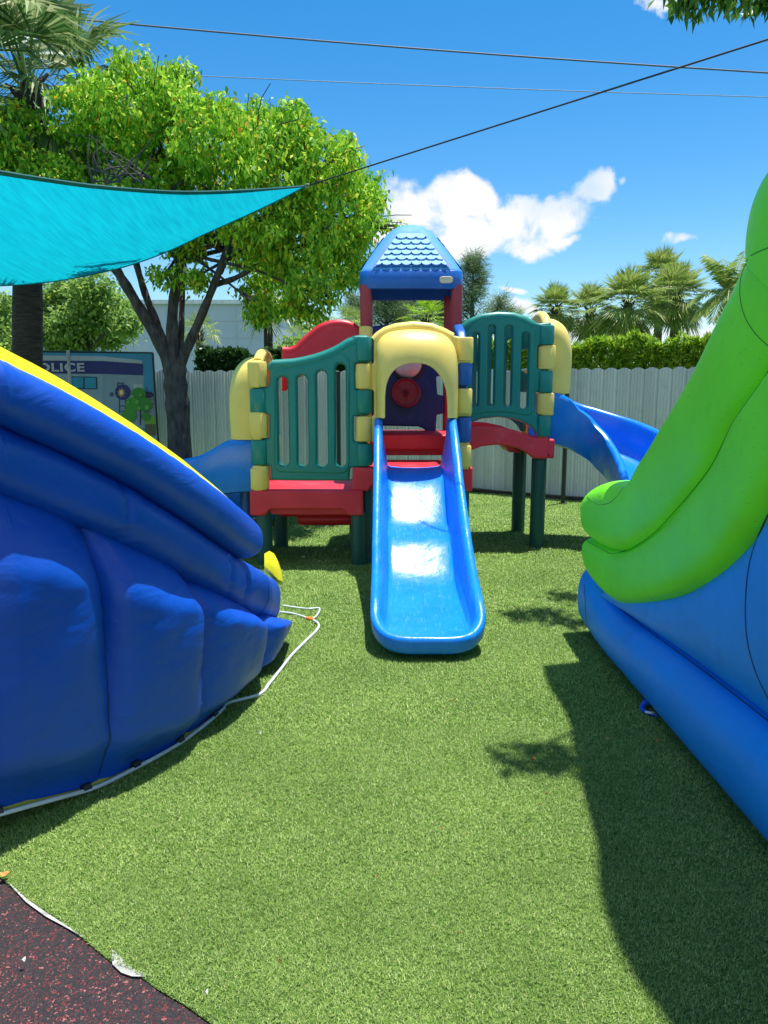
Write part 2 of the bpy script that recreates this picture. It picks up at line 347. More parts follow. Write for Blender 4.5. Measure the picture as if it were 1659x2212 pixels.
# ------------------------------------------------------------------ ground
def sheet(name, pts, z, m, label=None):
    me = bpy.data.meshes.new(name); me.from_pydata([(x, y, z) for x, y in pts], [], [tuple(range(len(pts)))]); me.update()
    o = link_mesh(name, me, m, None, 0); return tag(o, label, None, None, 'structure')
M['farground'] = mat('distant lawn', (.07, .13, .03), .95, var=.3, vscale=.5)
sheet('ground', [(-400, -60), (400, -60), (400, 900), (-400, 900)], -.012, M['farground'])
def turf_mat():
    m = bpy.data.materials.new('artificial turf backing'); m.use_nodes = True; t = m.node_tree; n = t.nodes; l = t.links; b = n['Principled BSDF']
    b.inputs['Roughness'].default_value = .9; b.inputs['Specular IOR Level'].default_value = .15
    c = n.new('ShaderNodeTexCoord')
    a = n.new('ShaderNodeTexNoise'); a.inputs['Scale'].default_value = 55; a.inputs['Detail'].default_value = 8; a.inputs['Roughness'].default_value = .75; l.new(c.outputs['Object'], a.inputs['Vector'])
    a2 = n.new('ShaderNodeTexNoise'); a2.inputs['Scale'].default_value = 1.3; a2.inputs['Detail'].default_value = 5; l.new(c.outputs['Object'], a2.inputs['Vector'])
    r = n.new('ShaderNodeValToRGB'); l.new(a.outputs[0], r.inputs[0]); e = r.color_ramp.elements
    e[0].position = .36; e[0].color = (.035, .09, .012, 1); e[1].position = .62; e[1].color = (.27, .42, .09, 1); e.new(.5).color = (.13, .26, .045, 1)
    x = n.new('ShaderNodeMix'); x.data_type = 'RGBA'; x.blend_type = 'MULTIPLY'; x.inputs[0].default_value = .5
    r2 = n.new('ShaderNodeValToRGB'); l.new(a2.outputs[0], r2.inputs[0]); r2.color_ramp.elements[0].position = .35; r2.color_ramp.elements[0].color = (.7, .75, .6, 1); r2.color_ramp.elements[1].position = .65; r2.color_ramp.elements[1].color = (1, 1, 1, 1)
    l.new(r.outputs[0], x.inputs[6]); l.new(r2.outputs[0], x.inputs[7]); l.new(x.outputs[2], b.inputs['Base Color'])
    bb = n.new('ShaderNodeBump'); bb.inputs['Strength'].default_value = .9; bb.inputs['Distance'].default_value = .02; l.new(a.outputs[0], bb.inputs['Height']); l.new(bb.outputs[0], b.inputs['Normal'])
    return m
M['turf'] = turf_mat()
# edge between turf and rubber surface
edge = [G(-260, 1700), G(-120, 1795), G(0, 1893), G(60, 1945), G(120, 1985), G(180, 2025), G(240, 2078), G(300, 2110), G(345, 2137), G(400, 2172), G(455, 2214), G(540, 2290), G(640, 2380)]
edge = [(e.x + .006 * math.sin(i * 2.1), e.y) for i, e in enumerate(edge)]
E0, E1 = edge[0], edge[-1]
turf_poly = [(-9, 11.25), (-9, E0[1])] + edge + [(E1[0], -4), (9, -4), (9, 7.7), (6, 8.7), (2.6, 10.28), (1.2, 11.25)]
sheet('turf', turf_poly, .0, M['turf'])
def rubber_mat():
    m = bpy.data.materials.new('rubber chip surface'); m.use_nodes = True; t = m.node_tree; n = t.nodes; l = t.links; b = n['Principled BSDF']; b.inputs['Roughness'].default_value = .75
    c = n.new('ShaderNodeTexCoord')
    wv = n.new('ShaderNodeTexNoise'); wv.inputs['Scale'].default_value = 90; l.new(c.outputs['Object'], wv.inputs['Vector'])
    mixv = n.new('ShaderNodeMix'); mixv.data_type = 'VECTOR'; mixv.inputs[0].default_value = .025; l.new(c.outputs['Object'], mixv.inputs[4]); l.new(wv.outputs[1], mixv.inputs[5])
    v = n.new('ShaderNodeTexVoronoi'); v.inputs['Scale'].default_value = 210; l.new(mixv.outputs[1], v.inputs['Vector'])
    s = n.new('ShaderNodeSeparateColor'); l.new(v.outputs['Color'], s.inputs[0])
    r = n.new('ShaderNodeValToRGB'); r.color_ramp.interpolation = 'CONSTANT'; l.new(s.outputs[0], r.inputs[0]); e = r.color_ramp.elements
    e[0].position = 0; e[0].color = (.022, .02, .024, 1); e[1].position = .5; e[1].color = (.038, .03, .033, 1)
    e.new(.80).color = (.07, .02, .022, 1); e.new(.90).color = (.22, .035, .04, 1); e.new(.965).color = (.42, .14, .13, 1)
    l.new(r.outputs[0], b.inputs['Base Color'])
    bb = n.new('ShaderNodeBump'); bb.inputs['Strength'].default_value = .8; bb.inputs['Distance'].default_value = .006; l.new(v.outputs['Distance'], bb.inputs['Height']); l.new(bb.outputs[0], b.inputs['Normal'])
    return m
M['rubber'] = rubber_mat()
bite = [G(242, 2052), G(250, 2088), G(275, 2106), G(305, 2106)]
redge = edge[:6] + [(bite[0].x, bite[0].y)] + [(q.x, q.y) for q in bite[1:]] + edge[7:]
sheet('rubber_path', [(-9, E0[1]), *redge, (E1[0], -4), (-9, -4)], -.004, M['rubber'])
cpoly = []
for i, (x, y) in enumerate(edge[2:10]): cpoly.append((x + .02, y + .02))
low = [G(330, 2135), G(300, 2118), G(275, 2118), G(248, 2098), G(232, 2066), G(200, 2045), G(140, 2005), G(60, 1955), G(20, 1915)]
sheet('concrete_edge', [(e[0] + .03, e[1] + .03) for e in edge[2:9]] + [(q.x, q.y) for q in low[:]], -.0065, M['concrete'])
# exposed concrete sits a touch above the rubber where the edge has crumbled
me_ = MB()
def patch(ptsA, ptsB, z0):
    a = [Vector((q[0], q[1], z0)) for q in ptsA]; b = [Vector((q[0], q[1], z0)) for q in ptsB]
    me_.rings([a, b], close=False)
patch([G(241, 2050), G(262, 2070), G(290, 2096), G(318, 2106)], [G(243, 2085), G(262, 2103), G(285, 2111), G(312, 2112)], .003)
patch([G(18, 1906), G(60, 1945), G(100, 1973), G(150, 2005), G(185, 2028)], [G(18, 1909), G(56, 1950), G(98, 1981), G(148, 2008), G(186, 2031)], .003)
cc = me_.build('crumbled_edge', M['concrete'], None, 0); tag(cc, None, None, None, 'structure')

# ------------------------------------------------------------------ artificial grass blades
def grass_variation(m, lo=(.80, .83, .72), hi=(1.32, 1.22, 1.16)):
    t = m.node_tree; n = t.nodes; l = t.links
    ramp = [q for q in n if q.type == 'VALTORGB'][0]; outs = [k.to_socket for k in ramp.outputs[0].links]
    c = n.new('ShaderNodeTexCoord'); a = n.new('ShaderNodeTexNoise'); a.inputs['Scale'].default_value = 1.1; a.inputs['Detail'].default_value = 9; a.inputs['Roughness'].default_value = .72; l.new(c.outputs['Object'], a.inputs['Vector'])
    q = n.new('ShaderNodeValToRGB'); q.color_ramp.elements[0].position = .36; q.color_ramp.elements[0].color = (*lo, 1); q.color_ramp.elements[1].position = .62; q.color_ramp.elements[1].color = (*hi, 1); l.new(a.outputs[0], q.inputs[0])
    x = n.new('ShaderNodeMix'); x.data_type = 'RGBA'; x.blend_type = 'MULTIPLY'; x.inputs[0].default_value = 1; l.new(ramp.outputs[0], x.inputs[6]); l.new(q.outputs[0], x.inputs[7])
    for o in outs: l.new(x.outputs[2], o)
grass_variation(M['grass'])
def in_poly(x, y, poly):
    c = np.zeros(len(x), bool); k = len(poly); j = k - 1
    for i in range(k):
        xi, yi = poly[i]; xj, yj = poly[j]
        t = ((yi > y) != (yj > y)) & (x < (xj - xi) * (y - yi) / (yj - yi + 1e-12) + xi); c ^= t; j = i
    return c
VV = []; off = 0
for (y0, y1, dens, ln, wd) in [(1.3, 2.2, 110000, .010, .0020), (2.2, 3.2, 75000, .0115, .0025), (3.2, 4.6, 40000, .014, .0035), (4.6, 6.6, 18000, .017, .0052), (6.6, 10.9, 6500, .021, .009)]:
    hw1 = y1 * .56 + .35; n_ = int(dens * (y1 - y0) * 2 * hw1)
    x = rng.uniform(-hw1, hw1, n_); y = rng.uniform(y0, y1, n_)
    xl, xr = -.56 * y - .3, .56 * y + .3
    if y1 <= 4.6: xl = np.maximum(xl, -1.9 + .1 * y); xr = np.minimum(xr, 1.9)
    k = (x > xl) & (x < xr) & in_poly(x, y, turf_poly); x = x[k]; y = y[k]; n_ = len(x)
    cl = np.sin(x * 31 + 3 * np.sin(y * 23)) * np.sin(y * 37 + 2 * np.sin(x * 17))
    az = rng.uniform(0, 2 * np.pi, n_); tilt = rng.uniform(.5, 1.4, n_)
    l_ = ln * rng.uniform(.6, 1.35, n_) * (1 + .15 * cl); ww = wd * rng.uniform(.6, 1.2, n_)
    dx, dy, dz = np.cos(az) * np.sin(tilt), np.sin(az) * np.sin(tilt), np.cos(tilt)
    sx, sy = -np.sin(az), np.cos(az); zb = rng.uniform(.0, .006, n_)
    a = np.stack([x - sx * ww / 2, y - sy * ww / 2, zb], 1); b = np.stack([x + sx * ww / 2, y + sy * ww / 2, zb], 1)
    c = np.stack([x + dx * l_, y + dy * l_, zb + dz * l_ * .9 + .001], 1)
    VV.append(np.stack([a, b, c], 1).reshape(-1, 3))
VV = np.concatenate(VV); g_ = np_mesh('artificial_grass', VV, np.arange(len(VV)).reshape(-1, 3), M['grass'])
tag(g_, None, None, None, 'stuff')

# ------------------------------------------------------------------ leaf helpers
def leaf_cards(c, d, nrm, ln, wd, fold=.25):
    """diamond leaves: c (n,3) base, d unit direction, nrm unit normal"""
    s = np.cross(d, nrm); s /= (np.linalg.norm(s, axis=1, keepdims=True) + 1e-9)
    ln = ln[:, None]; wd = wd[:, None]
    mid = c + d * ln * .45; tip = c + d * ln - nrm * ln * fold * .4
    a = mid + s * wd / 2 + nrm * wd * fold; b = mid - s * wd / 2 + nrm * wd * fold
    return np.stack([c, a, tip, b], 1).reshape(-1, 3)
def quads_idx(n): return np.arange(n * 4).reshape(-1, 4)
def rnd_unit(n, bias=(0, 0, 0)):
    v = rng.normal(size=(n, 3)) + np.asarray(bias); return v / (np.linalg.norm(v, axis=1, keepdims=True) + 1e-9)
def clustered_leaves(blobs, ncl, per, ln, wd, spread, droop=-.9, shell=.45, fold=.25, cutz=None):
    vol = np.array([b[1][0] * b[1][1] * b[1][2] for b in blobs]) ** .55; vol /= vol.sum(); out = []
    for (c, r), p in zip(blobs, vol):
        k = max(2, int(ncl * p)); u = rnd_unit(k); rad = (shell + (1 - shell) * rng.random(k) ** .6) * (1 + .12 * rng.normal(size=k))
        cc = np.asarray(c) + u * rad[:, None] * np.asarray(r)
        cc = np.repeat(cc, per, 0); n = len(cc)
        pos = cc + rng.normal(size=(n, 3)) * spread * np.array([1, 1, .7])
        d = rnd_unit(n, (0, 0, droop)); nr = rnd_unit(n, (0, 0, 1.2))
        out.append(leaf_cards(pos, d, nr, ln * rng.uniform(.6, 1.3, n), wd * rng.uniform(.7, 1.25, n), fold))
    return np.concatenate(out)
def B(px, py, Y, r, ry=None, asp=1.0):
    q = P(px, py, Y); s = Y / F; return (tuple(q), (r * s, (ry or r) * s, r * s * asp))
def branch(mb, a, b, r0, r1, wob=.08, n=9, seg=9):
    a, b = Vector(a), Vector(b); L_ = (b - a).length; pts = []; rr = []
    o = [Vector((random.uniform(-1, 1), random.uniform(-1, 1), random.uniform(-.5, .5))) * wob * L_ for _ in range(2)]
    for i in range(n):
        t = i / (n - 1); pts.append(a.lerp(b, t) + o[0] * math.sin(math.pi * t) * .7 + o[1] * math.sin(2 * math.pi * t) * .35); rr.append(r0 + (r1 - r0) * t ** .8)
    mb.tube(pts, rr, seg); return pts

# ------------------------------------------------------------------ the big broadleaf tree behind the shade sail
def big_tree():
    Y0 = 9.0; base = P(388, 980, Y0); base.z = 0
    t = thing('broadleaf_tree', base, 'large spreading tree with grey forked trunk and yellow-green leaves behind the turquoise sail', 'tree')
    tb = MB()
    def pt(x, y, dy=0): return P(x, y, Y0 + dy)
    tr = [Vector((base.x, Y0, -.05)), Vector((base.x, Y0, .25)), pt(385, 900), pt(381, 850), pt(378, 812), pt(378, 785)]
    tb.tube(catmull(tr, 24), [.142 + .04 * math.exp(-i / 3) - .0006 * i + .009 * math.sin(i * 1.3) for i in range(24)], 20)
    limbs = [([(372, 800), (350, 750), (310, 680), (268, 610), (235, 560), (190, 480), (160, 400)], .09, 0, .03),
             ([(352, 740), (335, 690), (312, 630), (292, 560), (270, 470), (280, 380), (320, 300)], .055, .2, .022),
             ([(378, 800), (372, 740), (374, 660), (385, 590), (392, 520), (380, 430), (350, 330), (330, 280)], .082, .05, .025),
             ([(390, 790), (392, 700), (395, 620), (400, 560), (420, 470), (460, 380)], .042, .35, .018),
             ([(384, 800), (410, 740), (440, 670), (468, 600), (490, 540), (520, 470), (560, 400)], .066, -.15, .022),
             ([(462, 615), (510, 600), (580, 560), (650, 530), (720, 480)], .038, -.3, .015),
             ([(475, 590), (500, 540), (560, 500), (620, 420), (650, 350)], .034, -.1, .012),
             ([(384, 560), (440, 500), (520, 450)], .04, .3, .015),
             ([(262, 600), (230, 520), (215, 430), (200, 330)], .045, -.2, .015)]
    for pts, r, dy, re in limbs:
        k = len(pts); q = [pt(x, y, dy * i / (k - 1) * 3) for i, (x, y) in enumerate(pts)]
        q = catmull(q, 26); tb.tube(q, [r + (re - r) * (i / 25) ** .75 + r * .06 * math.sin(i * 1.7) for i in range(26)], 12)
    blobs_px = [(190, 245, 70), (290, 225, 85), (385, 165, 30), (385, 215, 42), (250, 330, 85), (350, 320, 80), (450, 300, 78), (540, 305, 72), (628, 285, 55), (628, 242, 20),
                (600, 380, 90), (690, 360, 75), (735, 450, 85), (798, 426, 38), (560, 480, 85), (650, 520, 95), (720, 560, 72), (600, 620, 62), (450, 430, 80), (400, 500, 55),
                (535, 545, 52), (670, 640, 48), (745, 330, 32), (560, 665, 30), (350, 598, 18), (425, 600, 22), (760, 520, 34), (200, 420, 60), (300, 440, 70), (858, 488, 10), (130, 330, 30)]
    bl = []
    for i, (x, y, r) in enumerate(blobs_px):
        dy = random.uniform(-.9, 1.1) if r > 45 else random.uniform(-.4, .5)
        bl.append(B(x, y, Y0 + dy, r, r * 1.25))
    for i, (c, r) in enumerate(bl):
        c = Vector(c)
        src = pt(*random.choice([(385, 560), (490, 545), (560, 520), (270, 480), (392, 520), (520, 470)]))
        q = branch(tb, src, c, .032, .01, .12, 8, 6)
        for k in range(7):
            e = c + Vector((random.gauss(0, 1) * r[0] * .6, random.gauss(0, 1) * r[1] * .6, random.gauss(0, 1) * r[2] * .6)); branch(tb, q[-2], e, .011, .004, .15, 5, 5)
    for k in range(22):     # bare grey twigs left of the centre
        a = pt(random.uniform(200, 330), random.uniform(370, 400), -1.3); b = pt(random.uniform(180, 340), random.uniform(270, 380), -1.3); branch(tb, a, b, .012, .003, .2, 6, 5)
    trunk = tb.build('trunk', M['bark'], t, 60)
    v = clustered_leaves(bl, 1900, 28, .078, .035, .058, droop=-1.5, shell=.5)
    np_mesh('crown', v, quads_idx(len(v) // 4), M['leaf'], t, base)
big_tree()
def side_tree():
    Y0 = 8.75; base = P(-140, 900, Y0); base.z = 0
    t = thing('broadleaf_tree', base, 'leafy yellow-green tree cut off by the left edge below the palm', 'tree')
    tb = MB(); q = P(-120, 420, Y0); branch(tb, base, q, .16, .08, .03, 10, 12)
    bl = [B(20, 285, Y0, 58), B(75, 345, Y0 + .3, 62), B(10, 350, Y0, 80), B(130, 370, Y0 - .2, 34), B(-60, 310, Y0, 90), B(70, 390, Y0, 60), B(-120, 380, Y0, 90)]
    for c, r in bl: branch(tb, q, c, .04, .012, .1, 7, 6)
    tb.build('trunk', M['bark'], t, 60)
    v = clustered_leaves(bl, 1150, 26, .07, .032, .055, droop=-1.3); np_mesh('crown', v, quads_idx(len(v) // 4), M['leaf'], t, base)
side_tree()
# pale tree behind the banner
def small_tree(px, py, Y, blobs, label, mt, trunk_r=.09, ncl=900, ln=.16, wd=.08, spread=.14, cat='tree', name='broadleaf_tree', fork=None):
    base = P(px, py, Y); base.z = 0; t = thing(name, base, label, cat)
    tb = MB(); f = P(*(fork or (px, py)), Y); branch(tb, base, f, trunk_r, trunk_r * .6, .05, 8, 8)
    bl = [B(x, y, Y + random.uniform(-.6, .6), r) for x, y, r in blobs]
    for c, r in bl:
        q = branch(tb, f, c, trunk_r * .45, trunk_r * .12, .12, 7, 6)
        for k in range(3):
            e = Vector(c) + Vector((random.gauss(0, 1) * r[0] * .6, random.gauss(0, 1) * r[1] * .6, random.gauss(0, 1) * r[2] * .6)); branch(tb, q[-2], e, trunk_r * .12, trunk_r * .05, .15, 5, 5)
    tb.build('trunk', M['bark'], t, 60)
    v = clustered_leaves(bl, ncl, 10, ln, wd, spread, droop=-.3, shell=.3); np_mesh('crown', v, quads_idx(len(v) // 4), mt, t, base)
small_tree(180, 790, 17, [(110, 660, 32), (150, 640, 38), (200, 630, 40), (240, 665, 36), (270, 700, 28), (210, 690, 36), (150, 700, 36), (100, 715, 30), (240, 725, 30), (170, 740, 32), (120, 750, 24)],
           'pale airy tree behind the police mural, in front of the white building', M['leaf2'], .1, 1000, .13, .065, .13, fork=(185, 770))
small_tree(-20, 790, 19, [(0, 700, 36), (10, 660, 24), (-30, 740, 50), (5, 745, 26)], 'pale tree at the left edge behind the palm trunk', M['leaf2'], .1, 300, .15, .07, .15)

# ------------------------------------------------------------------ palms
def fan_palm(base, top, Rc, nfr, seg, label, mt, tr=.15, group=None, droop=.5, dead=6, skirt=-1.0, seed=1, name='fan_palm', bend=0, wseg=.022):
    rg = np.random.default_rng(seed); t = thing(name, base, label, 'palm tree', group)
    base = Vector(base); top = Vector(top); tb = MB()
    pts = [base.lerp(top, i / 14) + Vector((math.sin(i / 14 * 3.1) * bend, 0, 0)) for i in range(15)]
    tb.tube(pts, [tr * (1.15 - .25 * i / 14 + .04 * (i % 2)) for i in range(15)], 14)
    for k in range(26):         # leaf bases under the crown
        a = k * 2.4; z = -.5 * Rc * (k / 26)
        p0 = top + Vector((0, 0, z)); p1 = p0 + Vector((math.cos(a) * tr * 1.5, math.sin(a) * tr * 1.5, tr * 1.4)); tb.tube([p0, p1], [tr * .3, tr * .12], 5)
    tb.build('trunk', M['palmbark'], t, 60)
    V = []
    for k in range(nfr):
        az = k * 2.39996 + rg.uniform(-.3, .3); el = 1.5 - (k / nfr) ** .9 * (1.5 - skirt) + rg.uniform(-.15, .15)
        d = np.array([math.cos(az) * math.cos(el), math.sin(az) * math.cos(el), math.sin(el)])
        pl = Rc * rg.uniform(.38, .55); up = np.array([0, 0, 1.]); side = np.cross(d, up); side /= np.linalg.norm(side) + 1e-6; nr = np.cross(side, d)
        c0 = np.array(top) + d * tr * .5; c1 = c0 + d * pl - up * pl * .12
        w0 = side * .012 * Rc
        V.append(np.array([c0 - w0, c0 + w0, c1 + w0 * .6, c1 - w0 * .6]))
        dr = droop * (.35 + .65 * min(1, max(0, 1.2 - el / 1.2)));  d2 = d - up * .15; d2 /= np.linalg.norm(d2); nr2 = np.cross(side, d2)
        fl = Rc * rg.uniform(.55, .72)
        for j in range(seg):
            a = (j / (seg - 1) - .5) * 3.7 + rg.uniform(-.04, .04); ll = fl * (1 - .28 * abs(a) / 1.85) * rg.uniform(.85, 1.1)
            dd = d2 * math.cos(a) + side * math.sin(a) + nr2 * .25 * abs(math.sin(a)); dd /= np.linalg.norm(dd)
            wv = np.cross(dd, nr2); wv /= np.linalg.norm(wv) + 1e-6; wv = wv * fl * wseg + nr2 * fl * .012 * rg.uniform(-1, 1)
            m_ = c1 + dd * ll * .5 - up * ll * .06; tp = m_ + dd * ll * (.5 - .25 * dr) - up * ll * dr * rg.uniform(.3, .75)
            V.append(np.array([c1, m_ + wv, tp, m_ - wv]))
    V = np.concatenate(V); np_mesh('crown', V, quads_idx(len(V) // 4), mt, t, base)
    return t
b_ = P(42, 900, 9.6); b_.z = 0; tp_ = P(62, 205, 9.6)
fan_palm(b_, tp_, 1.65, 48, 50, 'tall cabbage palm with thick dark trunk at the left edge, above the sail', M['palmleaf'], .165, None, .62, seed=3, wseg=.018, skirt=-1.0)
grp = 'palms beyond the hedge'
pal = [(1200, 668, 24, .85, 'small fan palm leftmost of the group over the right hedge', 11), (1275, 672, 25, .95, 'drooping fan palm second from the left over the right hedge', 12),
       (1357, 655, 23, 1.15, 'broad fan palm with a stout trunk in the middle of the hedge palms', 13), (1428, 598, 27, 1.05, 'tallest fan palm rising behind the middle of the hedge palms', 14),
       (1462, 640, 24, 1.1, 'full fan palm with a dark trunk, nearest the coconut palm', 15)]
for px, py, Y, r, lb, s in pal:
    tp_ = P(px, py, Y); b_ = Vector((tp_.x, Y, 0)); fan_palm(b_, tp_, r * 1.05, 56, 34, lb, M['palmleaf_far'], .14, grp, .42, seed=s, skirt=-1.15)
tp_ = P(1200 - 90, 700, 30); fan_palm((tp_.x, 30, 0), tp_, .9, 26, 18, 'small distant fan palm just right of the needle tree', M['palmleaf_far'], .12, None, .5, seed=21)
tp_ = P(920, 690, 17); fan_palm((tp_.x, 17, 0), tp_, .62, 30, 18, 'bright green palm seen under the playset roof', M['hedgeleaf'], .1, None, .4, seed=22, skirt=-.4)
tp_ = P(578, 668, 15); fan_palm((tp_.x, 15, 0), tp_, .6, 26, 18, 'thin-trunked palm left of the red arch panel', M['palmleaf'], .09, None, .6, seed=23)
for i, (px, py, Y, r, lb) in enumerate([(430, 720, 15, .5, 'small yellowish palm between the trunk fork and the building'), (755, 700, 18, .6, 'low palm above the red arch beside the tower'), (650, 735, 16, .55, 'low palm in the bushes behind the red arch'), (700, 715, 17, .45, 'yellow-tipped palm over the red arch')]):
    tp_ = P(px, py, Y); fan_palm((tp_.x, Y, 0), tp_, r, 24, 16, lb, M['palmleaf_far'], .07, None, .9, seed=30 + i, skirt=-.6)
def coconut(base, top, Rc, label):
    t = thing('coconut_palm', base, label, 'palm tree'); tb = MB(); base = Vector(base); top = Vector(top)
    tb.tube([base.lerp(top, i / 10) for i in range(11)], [.16 - .005 * i for i in range(11)], 12); tb.build('trunk', M['palmbark'], t, 60)
    rg = np.random.default_rng(5); V = []
    for k in range(22):
        az = k * 2.4; el = rg.uniform(-.2, 1.35) if k > 3 else 1.3
        d = np.array([math.cos(az) * math.cos(el), math.sin(az) * math.cos(el), math.sin(el)]); side = np.array([-math.sin(az), math.cos(az), 0.])
        p = np.array(top); n = 30
        for j in range(n):
            q = p + d * Rc / n; d = d + np.array([0, 0, -.055]); d /= np.linalg.norm(d)
            V.append(np.array([p - side * .012, p + side * .012, q + side * .012, q - side * .012]))
            ll = Rc * .32 * math.sin(math.pi * (j + 2) / (n + 3)) ** .6
            for s in (-1, 1):
                dd = side * s * .75 + d * .5 + np.array([0, 0, -.55 + rg.uniform(-.2, .2)]); dd /= np.linalg.norm(dd)
                V.append(np.array([p, p + dd * ll * .5 + d * .028, p + dd * ll, p + dd * ll * .5 - d * .028]))
            p = q
    V = np.concatenate(V); np_mesh('crown', V, quads_idx(len(V) // 4), M['palmleaf_far'], t, base)
tp_ = P(1580, 628, 21); coconut((tp_.x, 21, 0), tp_, 1.35, 'feathery coconut palm beside the lime inflatable')

# needle trees
def needle_tree(px, ytop, ybot, Y, halfw, label, seed, n=2600, lean=0):
    rg = np.random.default_rng(seed); top = P(px, ytop, Y); bz = P(px, ybot, Y).z; base = Vector((top.x, Y, 0))
    t = thing('needle_tree', base, label, 'tree'); tb = MB(); tb.tube([base, (base.x + lean * .5, Y, (top.z + 0) / 2), top], [.16, .1, .015], 8)
    H = top.z - bz; wmx = halfw * Y / F; V = []
    for k in range(46):
        h = rg.random() ** .8; z = bz + H * h; rad = wmx * (1 - h) ** .65 * rg.uniform(.6, 1.1) + .08; az = rg.uniform(0, 6.28)
        e = Vector((base.x + math.cos(az) * rad, Y + math.sin(az) * rad, z + rad * rg.uniform(.15, .7))); s = Vector((base.x, Y, z - .1)); tb.tube([s, s.lerp(e, .5) - Vector((0, 0, .03)), e], [.03, .018, .005], 5)
        m_ = n // 46; tt = rg.uniform(.15, 1.05, m_)[:, None]; p = np.array(s) + (np.array(e) - np.array(s)) * tt + rg.normal(size=(m_, 3)) * .10
        d = rg.normal(size=(m_, 3)) * .6 + np.array([math.cos(az) * .6, math.sin(az) * .6, .1]); d /= np.linalg.norm(d, axis=1, keepdims=True); nr = rg.normal(size=(m_, 3)); nr /= np.linalg.norm(nr, axis=1, keepdims=True)
        V.append(leaf_cards(p, d, nr, rg.uniform(.14, .34, m_), np.full(m_, .013), .8))
    tb.build('trunk', M['bark'], t, 60); V = np.concatenate(V); np_mesh('crown', V, quads_idx(len(V) // 4), M['pine'], t, base)
needle_tree(1022, 552, 730, 24, 42, 'tall needle tree right of the playset roof', 1, 5600)
needle_tree(1078, 640, 720, 26, 36, 'low needle tree between the roof and the far palms', 2, 2600)
for i, (px, yt, w_, lb) in enumerate([(835, 600, 60, 'needle tree behind the left half of the tower window'), (890, 590, 60, 'needle tree behind the middle of the tower window'), (960, 610, 50, 'needle tree behind the right roof post'), (770, 640, 50, 'needle tree just left of the tower roof post')]):
    needle_tree(px, yt, 760, 22 + i, w_, lb, 5 + i, 7000)

# ------------------------------------------------------------------ hedges and shrubs
def hedge(name, pts, z0, z1, depth, n, label, mt, ln=.09, wd=.016, core=True, cat='hedge'):
    base = Vector((*pts[0], 0)); t = thing(name, base, label, cat); V = []; tb = MB()
    for i in range(len(pts) - 1):
        a, b = np.array(pts[i]), np.array(pts[i + 1]); L_ = np.linalg.norm(b - a); d = (b - a) / L_; nn = np.array([-d[1], d[0]])
        k = int(n * L_ / sum(np.linalg.norm(np.array(pts[j + 1]) - np.array(pts[j])) for j in range(len(pts) - 1)))
        s = rng.random(k) * L_; dep = rng.random(k) ** .5 * rng.choice([-1, 1], k, p=[.8, .2]) * depth / 2
        hz = z0 + (z1 - z0) * (rng.random(k) ** .55)
        rise = .05 * np.sin(s * 5.1) + .04 * np.sin(s * 11.3 + 1)
        hz = hz + rise * (hz - z0) / (z1 - z0) + rng.normal(size=k) * .02
        c = np.stack([a[0] + d[0] * s + nn[0] * dep, a[1] + d[1] * s + nn[1] * dep, hz], 1)
        per = 9; cc = np.repeat(c, per, 0); m_ = len(cc); axis = np.repeat(rnd_unit(k, (0, -.6, .8)), per, 0)
        dd = rnd_unit(m_) * .9 + axis; dd /= np.linalg.norm(dd, axis=1, keepdims=True)
        V.append(leaf_cards(cc, dd, rnd_unit(m_, (0, 0, .5)), ln * rng.uniform(.7, 1.3, m_), wd * rng.uniform(.8, 1.4, m_), .3))
        for q in np.arange(0, L_, .45):
            p0 = Vector((a[0] + d[0] * q, a[1] + d[1] * q, 0))
            for kk in range(4): branch(tb, p0, p0 + Vector((random.uniform(-.25, .25), random.uniform(-.12, .12), z1 - random.uniform(.15, .5))), .018, .006, .1, 5, 5)
    tb.build('stems', M['bark'], t, 60); V = np.concatenate(V); np_mesh('foliage', V, quads_idx(len(V) // 4), mt, t, base)
hedge('hedge', [(.2, 11.9), (2.0, 11.55), (6.4, 9.55)], 1.15, 2.17, .62, 9500, 'bright green clipped hedge above the right fence', M['hedgeleaf'], .085, .017)
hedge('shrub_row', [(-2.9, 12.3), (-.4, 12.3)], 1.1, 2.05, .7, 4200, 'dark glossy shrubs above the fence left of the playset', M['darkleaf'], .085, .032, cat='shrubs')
for i, (px, py, Y, r, lb) in enumerate([(640, 765, 14, 34, 'loose green bush behind the red arch'), (700, 750, 14.5, 36, 'light bush above the dark shrubs beside the tower'), (760, 740, 15, 32, 'bush behind the left tower post')]):
    small_tree(px, 800, Y, [(px, py, r), (px + 18, py + 12, r * .8), (px - 20, py + 14, r * .8)], lb, M['leaf2'], .04, 260, .12, .04, .1, 'bush', 'bush')
